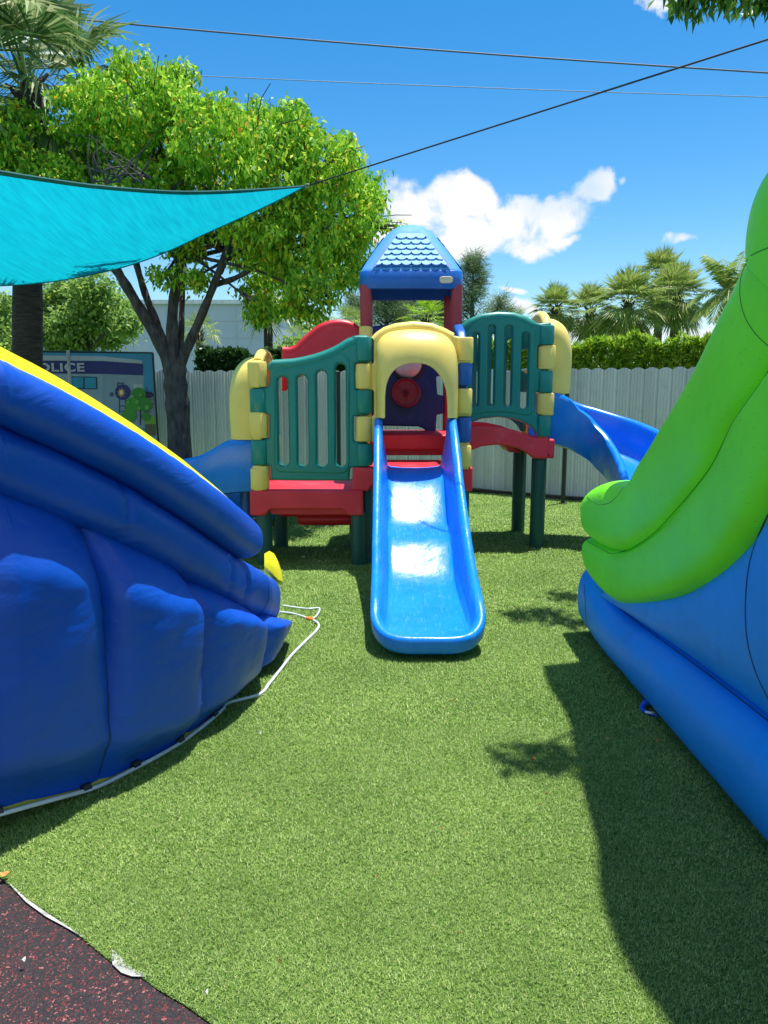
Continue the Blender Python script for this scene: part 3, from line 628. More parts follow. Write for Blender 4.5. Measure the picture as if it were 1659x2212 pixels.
# ------------------------------------------------------------------ fence
def fence_mat():
    return mat('painted white metal fence', (.62, .64, .67), .45, var=.10, vscale=3, bump=.1, bscale=20, stretch=(1, 1, .1), spots=.45, sscale=5, scol=(.40, .41, .41))
M['fence'] = fence_mat()
def fence():
    line = [Vector((-8.5, 11.3, 0)), Vector((1.2, 11.3, 0)), Vector((2.6, 10.32, 0)), Vector((6.6, 8.5, 0))]
    t = thing('fence', line[0], 'white ribbed metal fence with scalloped tops behind the playset', 'fence'); n = 0
    mb = MB(); rail = MB(); bolts = MB()
    for a, b in zip(line[:-1], line[1:]):
        d = (b - a); L_ = d.length; d.normalize(); nn = Vector((d.y, -d.x, 0)); k = round(L_ / .168); pw = L_ / k
        for i in range(k):
            p0 = a + d * pw * i; N_ = 13; top = []; bot = []; hh = 1.775 + random.uniform(-.006, .006); jit = random.uniform(-.004, .004)
            for j in range(N_ + 1):
                u = j / N_; ph = (u * 4) % 1; prof = .020 if ph < .4 else 0
                if u < .03 or u > .97: prof = -.008
                z = hh - .035 * (abs(2 * u - 1) ** 2.2)
                q = p0 + d * pw * u + nn * (prof + jit); top.append(q + Vector((0, 0, z))); bot.append(q + Vector((0, 0, .05)))
            back = [[q - nn * .006 for q in r] for r in (top, bot)]
            mb.rings([bot, top, back[0], back[1]], close=False)
            for zz in (.28, 1.42):
                c = p0 + d * pw * .5 + nn * .013 + Vector((0, 0, zz)); mb.tube([c, c + nn * .005], .007, 6)
        for zz in (.3, 1.45): rail.add([a - nn * .02 + Vector((0, 0, zz)), b - nn * .02 + Vector((0, 0, zz)), b - nn * .02 + Vector((0, 0, zz + .05)), a - nn * .02 + Vector((0, 0, zz + .05)), a - nn * .06 + Vector((0, 0, zz)), b - nn * .06 + Vector((0, 0, zz)), b - nn * .06 + Vector((0, 0, zz + .05)), a - nn * .06 + Vector((0, 0, zz + .05))], [(0, 1, 2, 3), (4, 7, 6, 5), (3, 2, 6, 7), (0, 4, 5, 1)])
    mb.build('panels', M['fence'], t, 25); rail.build('rails', M['steel'], t); pass
    kb = MB()
    for a, b in zip(line[:-1], line[1:]):
        d = (b - a).normalized(); nn = Vector((d.y, -d.x, 0)); c = [a + nn * .02, b + nn * .02, b + nn * .1, a + nn * .1]
        kb.add([q + Vector((0, 0, -.002)) for q in c] + [q + Vector((0, 0, .045)) for q in c], [(4, 5, 6, 7), (3, 2, 6, 7), (0, 1, 5, 4)])
    kb.build('kick_board', M['soil'], t)
fence()
for px, Y, lb in [(1216, 9.95, 'thin dark post before the fence below the right curved slide'), (733, 10.9, 'thin dark post before the fence seen through the left railing')]:
    q = P(px, 1088, Y); mb = MB(); mb.tube([(q.x, Y, 0), (q.x, Y, 1.72)], .028, 12); mb.tube([(q.x, Y, 1.72), (q.x, Y, 1.74)], .034, 12); mb.lathe((q.x, Y, 0), [(.06, 0), (.06, .012), (.03, .014)], 12)
    o = mb.build('post', M['steel'], thing('metal_post', (q.x, Y, 0), lb, 'post', 'thin dark posts before the fence'))
    o.name = 'pole'
# ------------------------------------------------------------------ building
def building():
    Y = 36; x1 = P(585, 700, Y).x; t = thing('white_building', (-20, Y, 0), 'long pale blue-white panelled building far behind the trees on the left', 'building')
    m = mat('pale wall panels', (.44, .52, .62), .7, var=.05, vscale=.4); mb = MB(); h = P(400, 657, Y).z
    mb.box((-45, Y, -.01), (x1, Y + 20, h)); mb.build('wall', m, t, 0)
    g = MB()
    for k in range(1, 7): g.box((-45, Y - .012, h * k / 7 - .02), (x1, Y - .002, h * k / 7 + .02))
    x = x1 - 1.6
    while x > -45: g.box((x - .02, Y - .014, 0), (x + .02, Y - .003, h)); x -= 1.6
    g.build('panel_joints', mat('wall joints', (.44, .49, .55), .8), t, 0)
    r = MB(); r.box((-45.1, Y - .15, h), (x1 + .1, Y + 20.1, h + .18)); r.build('roof_edge', mat('roof edge', (.66, .7, .74), .6), t, 0)
building()

# ------------------------------------------------------------------ police mural banner
def banner():
    Y = 10.4; t = thing('police_banner', (P(75, 900, Y).x, Y, 0), 'printed banner of a cartoon police station between the palm trunk and the tree', 'banner')
    def pm(c, r=.6): return mat('print', c, r, var=.06, vscale=4, bump=.1, bscale=8, bdist=.01)
    def W(px, py): q = P(px, py, Y); return (q.x, q.z)
    lay = [0]
    def poly(name, pts, col, k, r=0):
        pts = [W(*p) for p in pts]
        if r: pts = round_poly(pts, r)
        me = plate_mesh(pts, [], .004 + 0, .0004, 0); mb = MB(); mb.mesh(me, XZ(Y - .004 * k)); return mb.build(name, pm(col), t, 0)
    def disc(name, cx, cy, r, col, k, sy=1): return poly(name, [(cx + r * math.cos(a), cy + sy * r * math.sin(a)) for a in [i * math.pi / 14 for i in range(28)]], col, k)
    poly('cloth', [(-60, 758), (330, 762), (336, 960), (-60, 990)], (.05, .30, .52), 0)
    poly('wall_print', [(-60, 764), (73, 767), (221, 769), (306, 778), (309, 786), (311, 811), (313, 925), (222, 930), (-60, 975)], (.36, .44, .52), 1)
    poly('cornice_print', [(-60, 765), (73, 768), (221, 770), (305, 779), (307, 785), (221, 779), (-60, 778)], (.48, .55, .6), 2)
    poly('purple_band', [(-60, 779), (85, 779), (221, 780), (309, 786), (310, 811), (222, 808), (146, 807), (-60, 806)], (.03, .035, .19), 2)
    poly('shaded_wall', [(222, 809), (310, 812), (311, 925), (222, 930)], (.28, .37, .44), 2)
    poly('window_print', [(154, 813), (210, 814), (211, 841), (154, 840)], (.02, .06, .1), 3); poly('window_print', [(156, 815), (181, 815), (181, 838), (156, 838)], (.04, .33, .5), 4); poly('window_print', [(184, 815.5), (208, 816), (209, 839), (184, 839)], (.04, .33, .5), 4)
    disc('badge', 266, 847, 17, (.03, .04, .2), 3)
    star = []
    for i in range(16): a = i * math.pi / 8 + math.pi / 16; r = 11 if i % 2 else 6.5; star.append((263 + r * math.sin(a) * .82, 848 + r * math.cos(a)))
    poly('badge_star', star, (.8, .35, .06), 4); disc('badge_star', 263, 848, 3.2, (.85, .8, .65), 5, 1.4); disc('lamp_print', 242, 852, 5, (.1, .11, .14), 3)
    for px in (258, 271): poly('ladder_print', [(px, 862), (px + 2, 862), (px + 2, 892), (px, 892)], (.03, .03, .1), 3)
    for py in (876, 888): poly('ladder_print', [(259, py), (272, py), (272, py + 1.6), (259, py + 1.6)], (.03, .03, .1), 3)
    poly('ladder_print', [(254, 826), (269, 827), (269, 829), (256, 828.5), (256, 836), (254, 836)], (.03, .03, .1), 3)
    poly('window_print', [(289, 829), (309, 831), (309, 850), (289, 850)], (.48, .52, .5), 3)
    poly('hut_print', [(312, 856), (331, 856), (334, 900), (314, 900)], (.3, .33, .36), 3); disc('hut_print', 322, 853, 10, (.03, .03, .06), 4, .7)
    poly('ladder_print', [(317, 836), (318.4, 836), (318.4, 850), (317, 850)], (.03, .03, .1), 4)
    poly('lawn_print', [(313, 900), (336, 900), (337, 916), (315, 916)], (.2, .42, .04), 4); poly('path_print', [(315, 916), (337, 916), (338, 940), (316, 940)], (.12, .11, .05), 4)
    for k in range(4): poly('hut_print', [(314, 862 + 9 * k), (332, 862 + 9 * k), (332, 863.5 + 9 * k), (314, 863.5 + 9 * k)], (.1, .1, .14), 4)
    poly('tree_print', [(303, 885), (305.5, 885), (305.5, 918), (303, 918)], (.04, .03, .06), 5)
    for i, (x, y, r) in enumerate([(300, 853, 16), (288, 874, 16), (315, 874, 15), (281, 896, 15), (317, 899, 9)]): disc('tree_print', x, y, r, (.05 + .015 * (i % 2), .25 + .06 * (i % 2), .03), 6 + i)
    for i, (x, y, r) in enumerate([(289, 856, 3.5), (306, 853, 3), (299, 868, 4), (279, 869, 3), (303, 882, 3), (320, 880, 5)]): disc('tree_print', x, y, r, (.16, .42, .06), 12)
    fc = bpy.data.curves.new('txt', 'FONT'); fc.body = 'POLICE'; fc.size = .21; fc.extrude = .001; fc.offset = .006; fc.space_character = 1.08
    fo = bpy.data.objects.new('txt', fc); COL.objects.link(fo); dg = bpy.context.evaluated_depsgraph_get(); dg.update(); me = bpy.data.meshes.new_from_object(fo.evaluated_get(dg)); bpy.data.objects.remove(fo)
    xs = [v.co.x for v in me.vertices]; ysx = [v.co.y for v in me.vertices]; xe, ze = W(184, 803); xw, zt = W(62, 784)
    sx = (xe - xw) / (max(xs) - min(xs)); sz = (zt - ze) / (max(ysx) - min(ysx)); mb = MB()
    mb.mesh(me); mb.v = [Vector((xw + (v.x - min(xs)) * sx, Y - .017 - v.z, ze + (v.y - min(ysx)) * sz)) for v in mb.v]; mb.build('police_lettering', pm((.55, .58, .62)), t, 0)
    pb = MB(); q = P(147, 760, Y - .12); pb.tube([(q.x, Y - .12, 0), (q.x, Y - .12, q.z + .02)], .022, 10); pb.build('pole', mat('galvanised steel', (.4, .42, .43), .3, var=.1), t)
    fr = MB(); a, b = W(-60, 758), W(330, 762); fr.tube([(a[0], Y, a[1]), (b[0], Y, b[1])], .012, 8); fr.tube([(b[0], Y, b[1]), (b[0] + .03, Y, 0)], .014, 8); fr.tube([(a[0], Y, a[1]), (a[0], Y, 0)], .014, 8); fr.build('frame', M['steel'], t)
banner()

# ------------------------------------------------------------------ PLAYSET
YF, YM, YR = 6.42, 7.06, 7.88          # front, middle and rear post rows
XA, XB, XC, XD = -1.05, -.165, .665, 1.49
D1, D2, D3 = .655, .85, 1.08           # deck heights
play = thing('play_structure', (.25, 7.0, 0), 'plastic climbing frame with roof, green railings and three blue slides on the turf', 'playset')
def C3(pts, Y): return [(lambda q: (q.x, q.z))(P(*z3(*p), Y)) for p in pts]
def C4(pts, Y): return [(lambda q: (q.x, q.z))(P(*z4(*p), Y)) for p in pts]
def colz(y0, y1, Y): return P(800, y1, Y).z, P(800, y0, Y).z

# --- left green railing
def left_railing():
    Y = YF; mb = MB()
    outer = C3([(172, 490), (215, 463), (300, 458), (420, 450), (520, 432), (620, 408), (720, 375), (800, 342), (870, 305), (930, 265), (980, 238), (1030, 228), (1125, 230), (1147, 245), (1147, 475),
                (1012, 478), (996, 490), (1000, 735), (1140, 738), (1140, 972), (1000, 976), (985, 990), (986, 1222), (1122, 1232), (1118, 1462), (952, 1466), (945, 1592), (208, 1586), (198, 1445), (50, 1437), (52, 1196), (185, 1192), (190, 958), (50, 946), (50, 708), (188, 704), (194, 552), (172, 550)], Y)
    outer = round_poly(outer, .022, 4)
    sl = []
    for (x0, x1, y0, y1) in [(275, 368, 610, 1450), (458, 552, 595, 1455), (640, 735, 555, 1460), (818, 912, 487, 1460)]:
        a = C3([(x0, y0), (x1, y1)], Y); a2 = C3([(x0, 1000), (x1, 1000)], Y); sl.append(slot(a2[0][0], a2[1][0], a[1][1], a[0][1], 8))
    mb.mesh(plate_mesh(outer, sl, .075, .02, 3), XZ(Y))
    rim = C3([(236, 620), (250, 565), (300, 538), (450, 520), (600, 490), (700, 458), (790, 420), (860, 398), (910, 408), (945, 455), (950, 520), (945, 1430), (930, 1500), (870, 1522), (310, 1512), (255, 1490), (232, 1430)], Y)
    rim = round_poly(rim, .03, 3)
    sl2 = [round_poly([(x, z) for x, z in s], .001, 1) for s in []]
    grow = []
    for s in sl:
        cx = sum(q[0] for q in s) / len(s); cz = sum(q[1] for q in s) / len(s); grow.append([(cx + (x - cx) * 1.2, cz + (z - cz) * 1.02) for x, z in s])
    mb.mesh(plate_mesh(rim, grow, .092, .012, 2), XZ(Y))
    # thick rolled top rail
    tp = C3([(215, 478), (300, 474), (420, 466), (520, 448), (620, 424), (720, 391), (800, 358), (870, 321), (930, 281), (985, 255), (1035, 246), (1110, 247)], Y)
    mb.tube([(x, Y, z - .018) for x, z in tp], .045, 14)
    for (y0, y1) in [(838, 892), (948, 1003)]: z0, z1 = colz(y0, y1, Y); mb.knuckle(XA, Y, z0, z1)
    for (y0, y1) in [(727, 780), (841, 892), (957, 1005)]: z0, z1 = colz(y0, y1, Y); mb.knuckle(XB, Y, z0, z1)
    mb.build('railing_panel', M['teal'], play, 40, 'teal slotted railing panel with a rising curved top')
left_railing()
# --- right arched railings of the bridge (front and rear)
def bridge_rail(Y, lab, rear=False):
    mb = MB(); Yp = 7.14
    outer = C4([(862, 140), (890, 112), (950, 62), (1050, 18), (1200, 0), (1330, 6), (1430, 40), (1500, 82), (1560, 100), (1610, 92), (1662, 88), (1655, 282), (1548, 288), (1541, 497), (1645, 502), (1636, 697), (1527, 704), (1520, 897), (1626, 905), (1620, 1097), (1538, 1092), (1508, 1035), (1450, 985), (1350, 945), (1200, 925), (1050, 940), (955, 975), (900, 985), (862, 960)], Yp)
    holes = []
    for (x0, x1, y0, y1) in [(970, 1020, 185, 832), (1106, 1160, 118, 828), (1250, 1312, 122, 830), (1400, 1460, 182, 850)]:
        a = C4([(x0, y0), (x1, y1)], Yp); b = C4([(x0, 480), (x1, 480)], Yp); holes.append(slot(b[0][0], b[1][0], a[1][1], a[0][1], 8))
    mb.mesh(plate_mesh(round_poly(outer, .022), holes, .075, .02, 3), XZ(Y))
    rim = C4([(880, 200), (935, 150), (960, 110), (1050, 60), (1200, 42), (1340, 52), (1440, 90), (1500, 130), (1520, 180), (1515, 500), (1500, 860), (1480, 905), (1430, 912), (1340, 890), (1200, 878), (1050, 890), (960, 912), (880, 900)], Yp)
    grow = []
    for s in holes:
        cx = sum(q[0] for q in s) / len(s); cz = sum(q[1] for q in s) / len(s); grow.append([(cx + (x - cx) * 1.22, cz + (z - cz) * 1.02) for x, z in s])
    mb.mesh(plate_mesh(round_poly(rim, .03, 3), grow, .092, .012, 2), XZ(Y))
    tp = C4([(890, 130), (950, 80), (1050, 36), (1200, 18), (1330, 24), (1430, 58), (1500, 98)], Yp)
    mb.tube([(x, Y, z - .018) for x, z in tp], .045, 14)
    for (y0, y1) in [(702, 745), (800, 848), (896, 942)]: z0, z1 = colz(y0, y1, Yp); mb.knuckle(XD, Y, z0, z1)
    mb.build('railing_panel', M['teal'], play, 40, lab)
bridge_rail(7.14, 'teal slotted railing panel with an arched top on the near side of the bridge')
bridge_rail(7.98, 'teal slotted railing panel on the far side of the bridge')
# --- slide hoods: local x along panel, z up from deck, -y outward
def hood_mesh():
    mb = MB(); Yp = YF - .01; cx = .25
    def c4(pts): return [(x - cx, z - D2) for x, z in C4(pts, Yp)]
    fr_o = c4([(102, 1410), (100, 700), (99, 228), (130, 195), (200, 150), (300, 116), (450, 99), (600, 114), (720, 158), (790, 200), (860, 220), (980, 218), (976, 455), (845, 458), (842, 690), (965, 694), (960, 918), (838, 920), (836, 1140), (945, 1144), (942, 1410)])
    lm = fr_o[0][0]
    # left side tabs
    tabs = [C3([(1030, 1220), (1030, 980)], Yp), C3([(1030, 735), (1030, 485)], Yp)]
    pts = fr_o[1:]
    low, hi = [[(x - cx, z - D2) for x, z in t] for t in tabs]
    left = [(lm, fr_o[0][1]), (lm, low[0][1]), (low[0][0], low[0][1]), (low[1][0], low[1][1]), (lm, low[1][1]), (lm, hi[0][1]), (hi[0][0], hi[0][1]), (hi[1][0], hi[1][1]), (lm, hi[1][1])]
    outer = left + pts[1:]
    hole = c4([(150, 1392), (150, 900), (150, 560), (180, 420), (260, 330), (380, 285), (470, 280), (560, 290), (680, 335), (750, 420), (785, 560), (785, 900), (785, 1392)])
    mb.mesh(plate_mesh(round_poly(outer, .02), [round_poly(hole, .05)], .08, .018, 3), XZ(0))
    # top rolled edge
    tp = c4([(112, 240), (150, 200), (210, 160), (300, 130), (450, 113), (600, 128), (710, 170), (790, 214)]); mb.tube([(x, 0, z - .012) for x, z in tp], .045, 14)
    # bulging hood surface: from outer curve on the panel to lip curve in front
    oc = c4([(118, 924), (116, 700), (116, 480), (118, 330), (150, 240), (220, 185), (330, 160), (450, 153), (570, 160), (690, 190), (775, 250), (822, 350), (838, 500), (838, 700), (834, 924)])
    ic = c4([(196, 924), (197, 830), (199, 720), (212, 630), (250, 545), (310, 490), (385, 460), (460, 454), (540, 464), (610, 500), (672, 570), (712, 660), (728, 750), (732, 840), (734, 924)])
    oc = catmull([(x, 0, z) for x, z in oc], 60); ic = catmull([(x, 0, z) for x, z in ic], 60)
    rs = []; K = 14; dep = .25
    for k in range(K + 1):
        a = k / K * math.pi / 2; row = []
        for i, (o, q) in enumerate(zip(oc, ic)):
            u = i / 59; side = abs(2 * u - 1)      # 1 at the feet, 0 at the crown
            f = 1 - math.cos(a); g = math.sin(a) ** .9
            p = o.lerp(q, f); row.append(Vector((p.x, -.036 - dep * g * (1 - .12 * side), p.z)))
        rs.append(row)
    # rolled lip and inner return
    for (ins, yy) in [(.012, .012), (.03, .03), (.045, .07), (.05, .16), (.055, .25)]:
        row = []
        for i, q in enumerate(ic):
            c = Vector((.0, 0, .55)); d = (c - q); d.y = 0; d.normalize(); side = abs(2 * i / 59 - 1)
            row.append(Vector((q.x, -.036 - dep * (1 - .12 * side) + yy, q.z)) - Vector((d.x, 0, d.z)) * (ins - .024) * (1 if ins > .02 else .3))
        rs.append(row)
    mb.rings(rs, close=False)
    for (y0, y1) in [(785, 840), (898, 953)]: z0, z1 = colz(y0, y1, Yp); mb.knuckle(XB - cx, 0, z0 - D2, z1 - D2)
    for (y0, y1) in [(728, 780), (838, 894), (960, 1008)]: z0, z1 = colz(y0, y1, Yp); mb.knuckle(XC - cx, 0, z0 - D2, z1 - D2)
    return mb
hm = hood_mesh()
def place_hood(loc, rz, lab):
    mb = MB(); mb.add(hm.v, hm.f); mb.transform(Matrix.Translation(loc) @ Matrix.Rotation(rz, 4, 'Z')); mb.build('slide_hood', M['yellow'], play, 40, lab)
place_hood((.25, YF - .01, D2), 0, 'yellow arched hood over the straight front slide')
place_hood((XA - .01, YF + .40, D1), -math.pi / 2, 'yellow hood over the left curved slide')
place_hood((XD + .02, 7.56, D3 - .04), math.pi / 2, 'yellow hood over the right curved slide')
# yellow knuckles of the left hood show on column A, blue ones of the side panel on column C
kb = MB()
for (y0, y1) in [(780, 836), (892, 946), (1004, 1057)]: z0, z1 = colz(y0, y1, YF); kb = MB(); kb.knuckle(XA + .005, YF - .004, z0, z1); kb.build('post_block', M['yellow'], play)
kb = MB()
for (y0, y1) in [(748, 798), (849, 895)]: z0, z1 = colz(y0, y1, 7.14); kb = MB(); kb.knuckle(XD, 7.14, z0, z1, .072); kb.build('post_block', M['yellow'], play)
kb = MB()
for (y0, y1) in [(783, 833), (900, 955)]: z0, z1 = colz(y0, y1, YF); kb.knuckle(XC, YF, z0, z1, .066)
poly = [(YF + .05, D2 + .02), (YF + .05, 1.72), (YF + .12, 1.86), (YF + .3, 2.0), (YM + .04, 2.1), (YM + .04, D2 + .02)]
kb.mesh(plate_mesh(round_poly(poly, .03), [], .08, .018, 2), YZ(XC)); kb.build('side_panel', M['mblue'], play, 40, 'blue side panel between the front arch and the roof post')
kb = MB(); kb.mesh(plate_mesh(round_poly([(YF + .06, D2 + .02), (YF + .06, 1.80), (YM, 1.92), (YM, D2 + .02)], .03), [round_poly([(YF + .16, D2 + .25), (YF + .16, 1.6), (YM - .1, 1.65), (YM - .1, D2 + .25)], .05)], .07, .018, 2), YZ(XB)); 
kb.knuckle(XB, YM, 1.88, 2.06, .062); kb.build('side_panel', M['yellow'], play, 40, 'yellow side panel between the left railing and the tower')
# --- red arch header behind the left railing
def red_arch():
    Y = 7.24; mb = MB()
    o = C3([(302, 345), (345, 338), (385, 348), (415, 345), (450, 328), (500, 280), (560, 225), (630, 165), (700, 122), (770, 100), (850, 93), (920, 100), (980, 128), (1040, 182), (1075, 215), (1100, 560), (1020, 590), (985, 540), (900, 490), (800, 480), (700, 490), (600, 530), (500, 600), (420, 640), (370, 700), (345, 745), (302, 745)], Y)
    mb.mesh(plate_mesh(round_poly(o, .02), [], .075, .02, 3), XZ(Y))
    tp = C3([(310, 365), (385, 368), (450, 345), (500, 297), (560, 242), (630, 182), (700, 140), (770, 118), (850, 111), (920, 118), (980, 145), (1040, 200)], Y)
    mb.tube([(x, Y, z) for x, z in catmull([(a, 0, b) for a, b in tp], 30) and [(q.x, q.z) for q in catmull([(a, 0, b) for a, b in tp], 30)]], .042, 12)
    mb.build('arch_panel', M['red'], play, 40, 'red wave-topped arch panel')
red_arch()
# --- decks
def deck(x0, x1, y0, y1, zt, th, name='deck', label=None, skirt=True):
    mb = MB(); mb.box((x0, y0, zt - .045), (x1, y1, zt), .018)
    # front and back aprons with a raised middle
    for yy in (y0 + .03, y1 - .03):
        o = [(x0, zt - .01), (x1, zt - .01), (x1, zt - th), (x1 - .13, zt - th), (x1 - .17, zt - th + .055), (x0 + .17, zt - th + .055), (x0 + .13, zt - th), (x0, zt - th)]
        mb.mesh(plate_mesh(round_poly(o, .02), [], .06, .018, 3), XZ(yy))
    for xx in (x0 + .03, x1 - .03):
        o = [(y0 + .05, zt - .01), (y1 - .05, zt - .01), (y1 - .05, zt - th + .02), (y0 + .05, zt - th + .02)]
        mb.mesh(plate_mesh(o, [], .055, .012, 2), YZ(xx))
    mb.box((x0 + .15, y0 + .075, zt - th + .002), (x1 - .15, y0 + .10, zt - .04))
    return mb.build(name, M['redfaded'], play, 40, label)
deck(XA - .085, XB - .01, YF - .08, 7.24, D1, .215, 'deck', 'low red deck on the left')
deck(XB - .10, XC + .085, YF - .05, YM + .02, D2, .205, 'deck', 'middle red deck behind the front slide')
deck(XB - .08, XC + .08, YM + .03, YR + .08, D3, .2, 'deck', 'raised red deck under the roof')
deck(XD - .08, XD + .1, 7.07, 8.05, D3 - .04, .18, 'deck', 'red landing at the right curved slide')
mb = MB(); mb.box((XA + .12, 6.66, .375), (XB - .08, 7.1, .46), .03); mb.box((XA + .26, 6.70, .285), (XB - .10, 7.05, .40), .055); mb.build('step', M['red'], play, 40, 'red tray in the shade under the low deck')
# --- bridge
def bridge():
    mb = MB(); Yp = 7.12
    o = C4([(880, 1010), (945, 1005), (1050, 1000), (1200, 1008), (1350, 1040), (1430, 1072), (1500, 1104), (1560, 1108), (1637, 1100), (1633, 1292), (1500, 1287), (1430, 1232), (1350, 1195), (1200, 1166), (1050, 1180), (945, 1220), (880, 1250)], Yp)
    o = round_poly(o, .02)
    for yy in (7.09, 8.0): mb.mesh(plate_mesh(o, [], .075, .02, 3), XZ(yy))
    fl = C4([(880, 1075), (1050, 1062), (1200, 1068), (1350, 1100), (1500, 1165), (1600, 1180), (1600, 1215), (1500, 1205), (1350, 1145), (1200, 1112), (1050, 1110), (880, 1120)], Yp)
    mb.mesh(plate_mesh(fl, [], .86, .005, 1), XZ(7.545))
    g = C4([(1250, 1175), (1340, 1195), (1430, 1245), (1440, 1255), (1330, 1252), (1300, 1215)], Yp); mb.mesh(plate_mesh(g, [], .5, .01, 1), XZ(7.55))
    mb.build('bridge', M['redfaded'], play, 40, 'faded red arched bridge on the right'); 
bridge()
# --- legs
def leg(x, y, zt, r=.068, m='dgreen', lab=None):
    mb = MB(); mb.lathe((x, y, 0), [(r * .98, -.01), (r, .02), (r * 1.0, zt - .02), (r * .93, zt)], 28); mb.build('leg', M[m], play, 40, lab)
leg(P(775, 1200, 6.42).x, 6.44, D1 - .19); leg(XA + .02, 6.44, D1 - .19); leg(XA + .06, 7.18, D1 - .19); leg(XB - .1, 7.18, D1 - .19)
leg(XC + .0, 6.46, D2 - .18); leg(XB + .02, 6.5, D2 - .18); leg(XC, YM + .1, D3 - .16); leg(XB, YM + .1, D3 - .16); leg(XC, YR, D3 - .16); leg(XB, YR, D3 - .16)
leg(1.468, 7.17, D3 - .22, .07); leg(1.43, 7.98, D3 - .2, .07)
# --- posts to the roof
for x in (XB, XC - .01):
    for y in (YM, YR):
        mb = MB(); zb = 2.06 if y == YM else D3
        if x > 0 and y == YM: zb = 2.02
        mb.lathe((x, y, 0), [(.046, zb), (.050, zb + .015), (.052, 2.36), (.05, 2.42)], 24, .85); mb.build('roof_post', M['maroon'], play)
        if y == YM:
            mb = MB(); mb.lathe((x, y, 0), [(.05, D3), (.052, zb - .01), (.05, zb)], 24, .85); mb.build('post_block', M['yellow'] if x < 0 else M['mblue'], play)
# --- roof
def roof():
    cx, cy = .245, 7.46; hb = .475; z0, z1, za = 2.385, 2.545, 3.06
    mb = MB()
    def ring(h, z, e=.28, n=64):
        r = []
        for j in range(n):
            a = 2 * math.pi * (j + .5) / n; ca, sa = math.cos(a), math.sin(a)
            r.append(Vector((cx + h * math.copysign(abs(ca) ** e, ca), cy + h * math.copysign(abs(sa) ** e, sa), z)))
        return r
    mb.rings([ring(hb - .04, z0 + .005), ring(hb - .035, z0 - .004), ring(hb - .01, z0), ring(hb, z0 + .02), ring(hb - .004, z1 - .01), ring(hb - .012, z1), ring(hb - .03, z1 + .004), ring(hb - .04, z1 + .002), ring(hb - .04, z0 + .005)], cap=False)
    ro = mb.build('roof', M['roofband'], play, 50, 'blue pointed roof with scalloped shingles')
    t = MB(); rs = []
    prof = [(.466, 0), (.462, .012), (.455, .022), (.40, .115), (.335, .215), (.262, .318), (.218, .372), (.17, .415), (.12, .443), (.072, .460), (.03, .468), (.006, .47)]
    for h, dz in prof: rs.append(ring(h, z1 + dz, .3 + .5 * (dz / .47) ** 2))
    t.rings(rs, True, True); cap = t.build('roof_top', M['roof'], ro, 60)
    sg = MB(); pl = MB()
    sl = math.atan2(.296, .193)      # slope of the flat faces
    for q in range(4):
        Rm = Matrix.Translation((cx, cy, 0)) @ Matrix.Rotation(q * math.pi / 2, 4, 'Z')
        kq = 1 if q % 2 == 0 else .35
        def fp(x, h, off):
            off = off * kq - (0 if kq == 1 else .004)     # point on the sloping face, h = height above z1, off = out of the surface
            y = -(.462 - (h - .022) * (.193 / .296)); return Rm @ Vector((x, y - off * math.sin(sl), z1 + h + off * math.cos(sl)))
        top = .335
        tri = [(-.355, .028), (.355, .028), (.135, top - .01), (.07, top + .016), (0, top + .02), (-.07, top + .016), (-.135, top - .01)]
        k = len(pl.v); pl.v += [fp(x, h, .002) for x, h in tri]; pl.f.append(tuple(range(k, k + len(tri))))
        for row in range(6):
            hlo = .050 + row * .051; hhi = hlo + .043; wl = .352 - (hlo - .02) * .72 ; nsc = max(2, round(2 * wl / .088)); off0 = (row % 2) * .5
            bot = []; tp = []; nst = 72; 
            wt = .352 - (hhi - .02) * .72
            for i in range(nst + 1):
                u = i / nst; x = -wl * .955 + 2 * wl * .955 * u; ph = (x / .088 + off0) % 1.0
                dip = .027 * math.sqrt(max(0, 1 - (2 * ph - 1) ** 2)); bot.append((x, hlo + .012 - dip)); xt = -wt * .955 + 2 * wt * .955 * u; tp.append((xt, hhi))
            a = [fp(x, h, .017) for x, h in bot]; b = [fp(x, h, .005) for x, h in tp]; a0 = [fp(x, h, .001) for x, h in bot]
            sg.rings([a0, a, b], close=False)
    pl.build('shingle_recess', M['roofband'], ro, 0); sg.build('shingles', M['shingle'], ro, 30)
    lb = MB(); c = P(*z5(1073, 595), 6.98); o = [(c.x + .06 * math.copysign(abs(math.cos(a)) ** .5, math.cos(a)), c.z + .03 * math.copysign(abs(math.sin(a)) ** .8, math.sin(a))) for a in [i * math.pi / 16 for i in range(32)]]
    lb.mesh(plate_mesh(o, [], .014, .005, 2), XZ(6.984)); lb.build('label_plate', mat('cream badge', (.6, .56, .42), .5), ro)
roof()
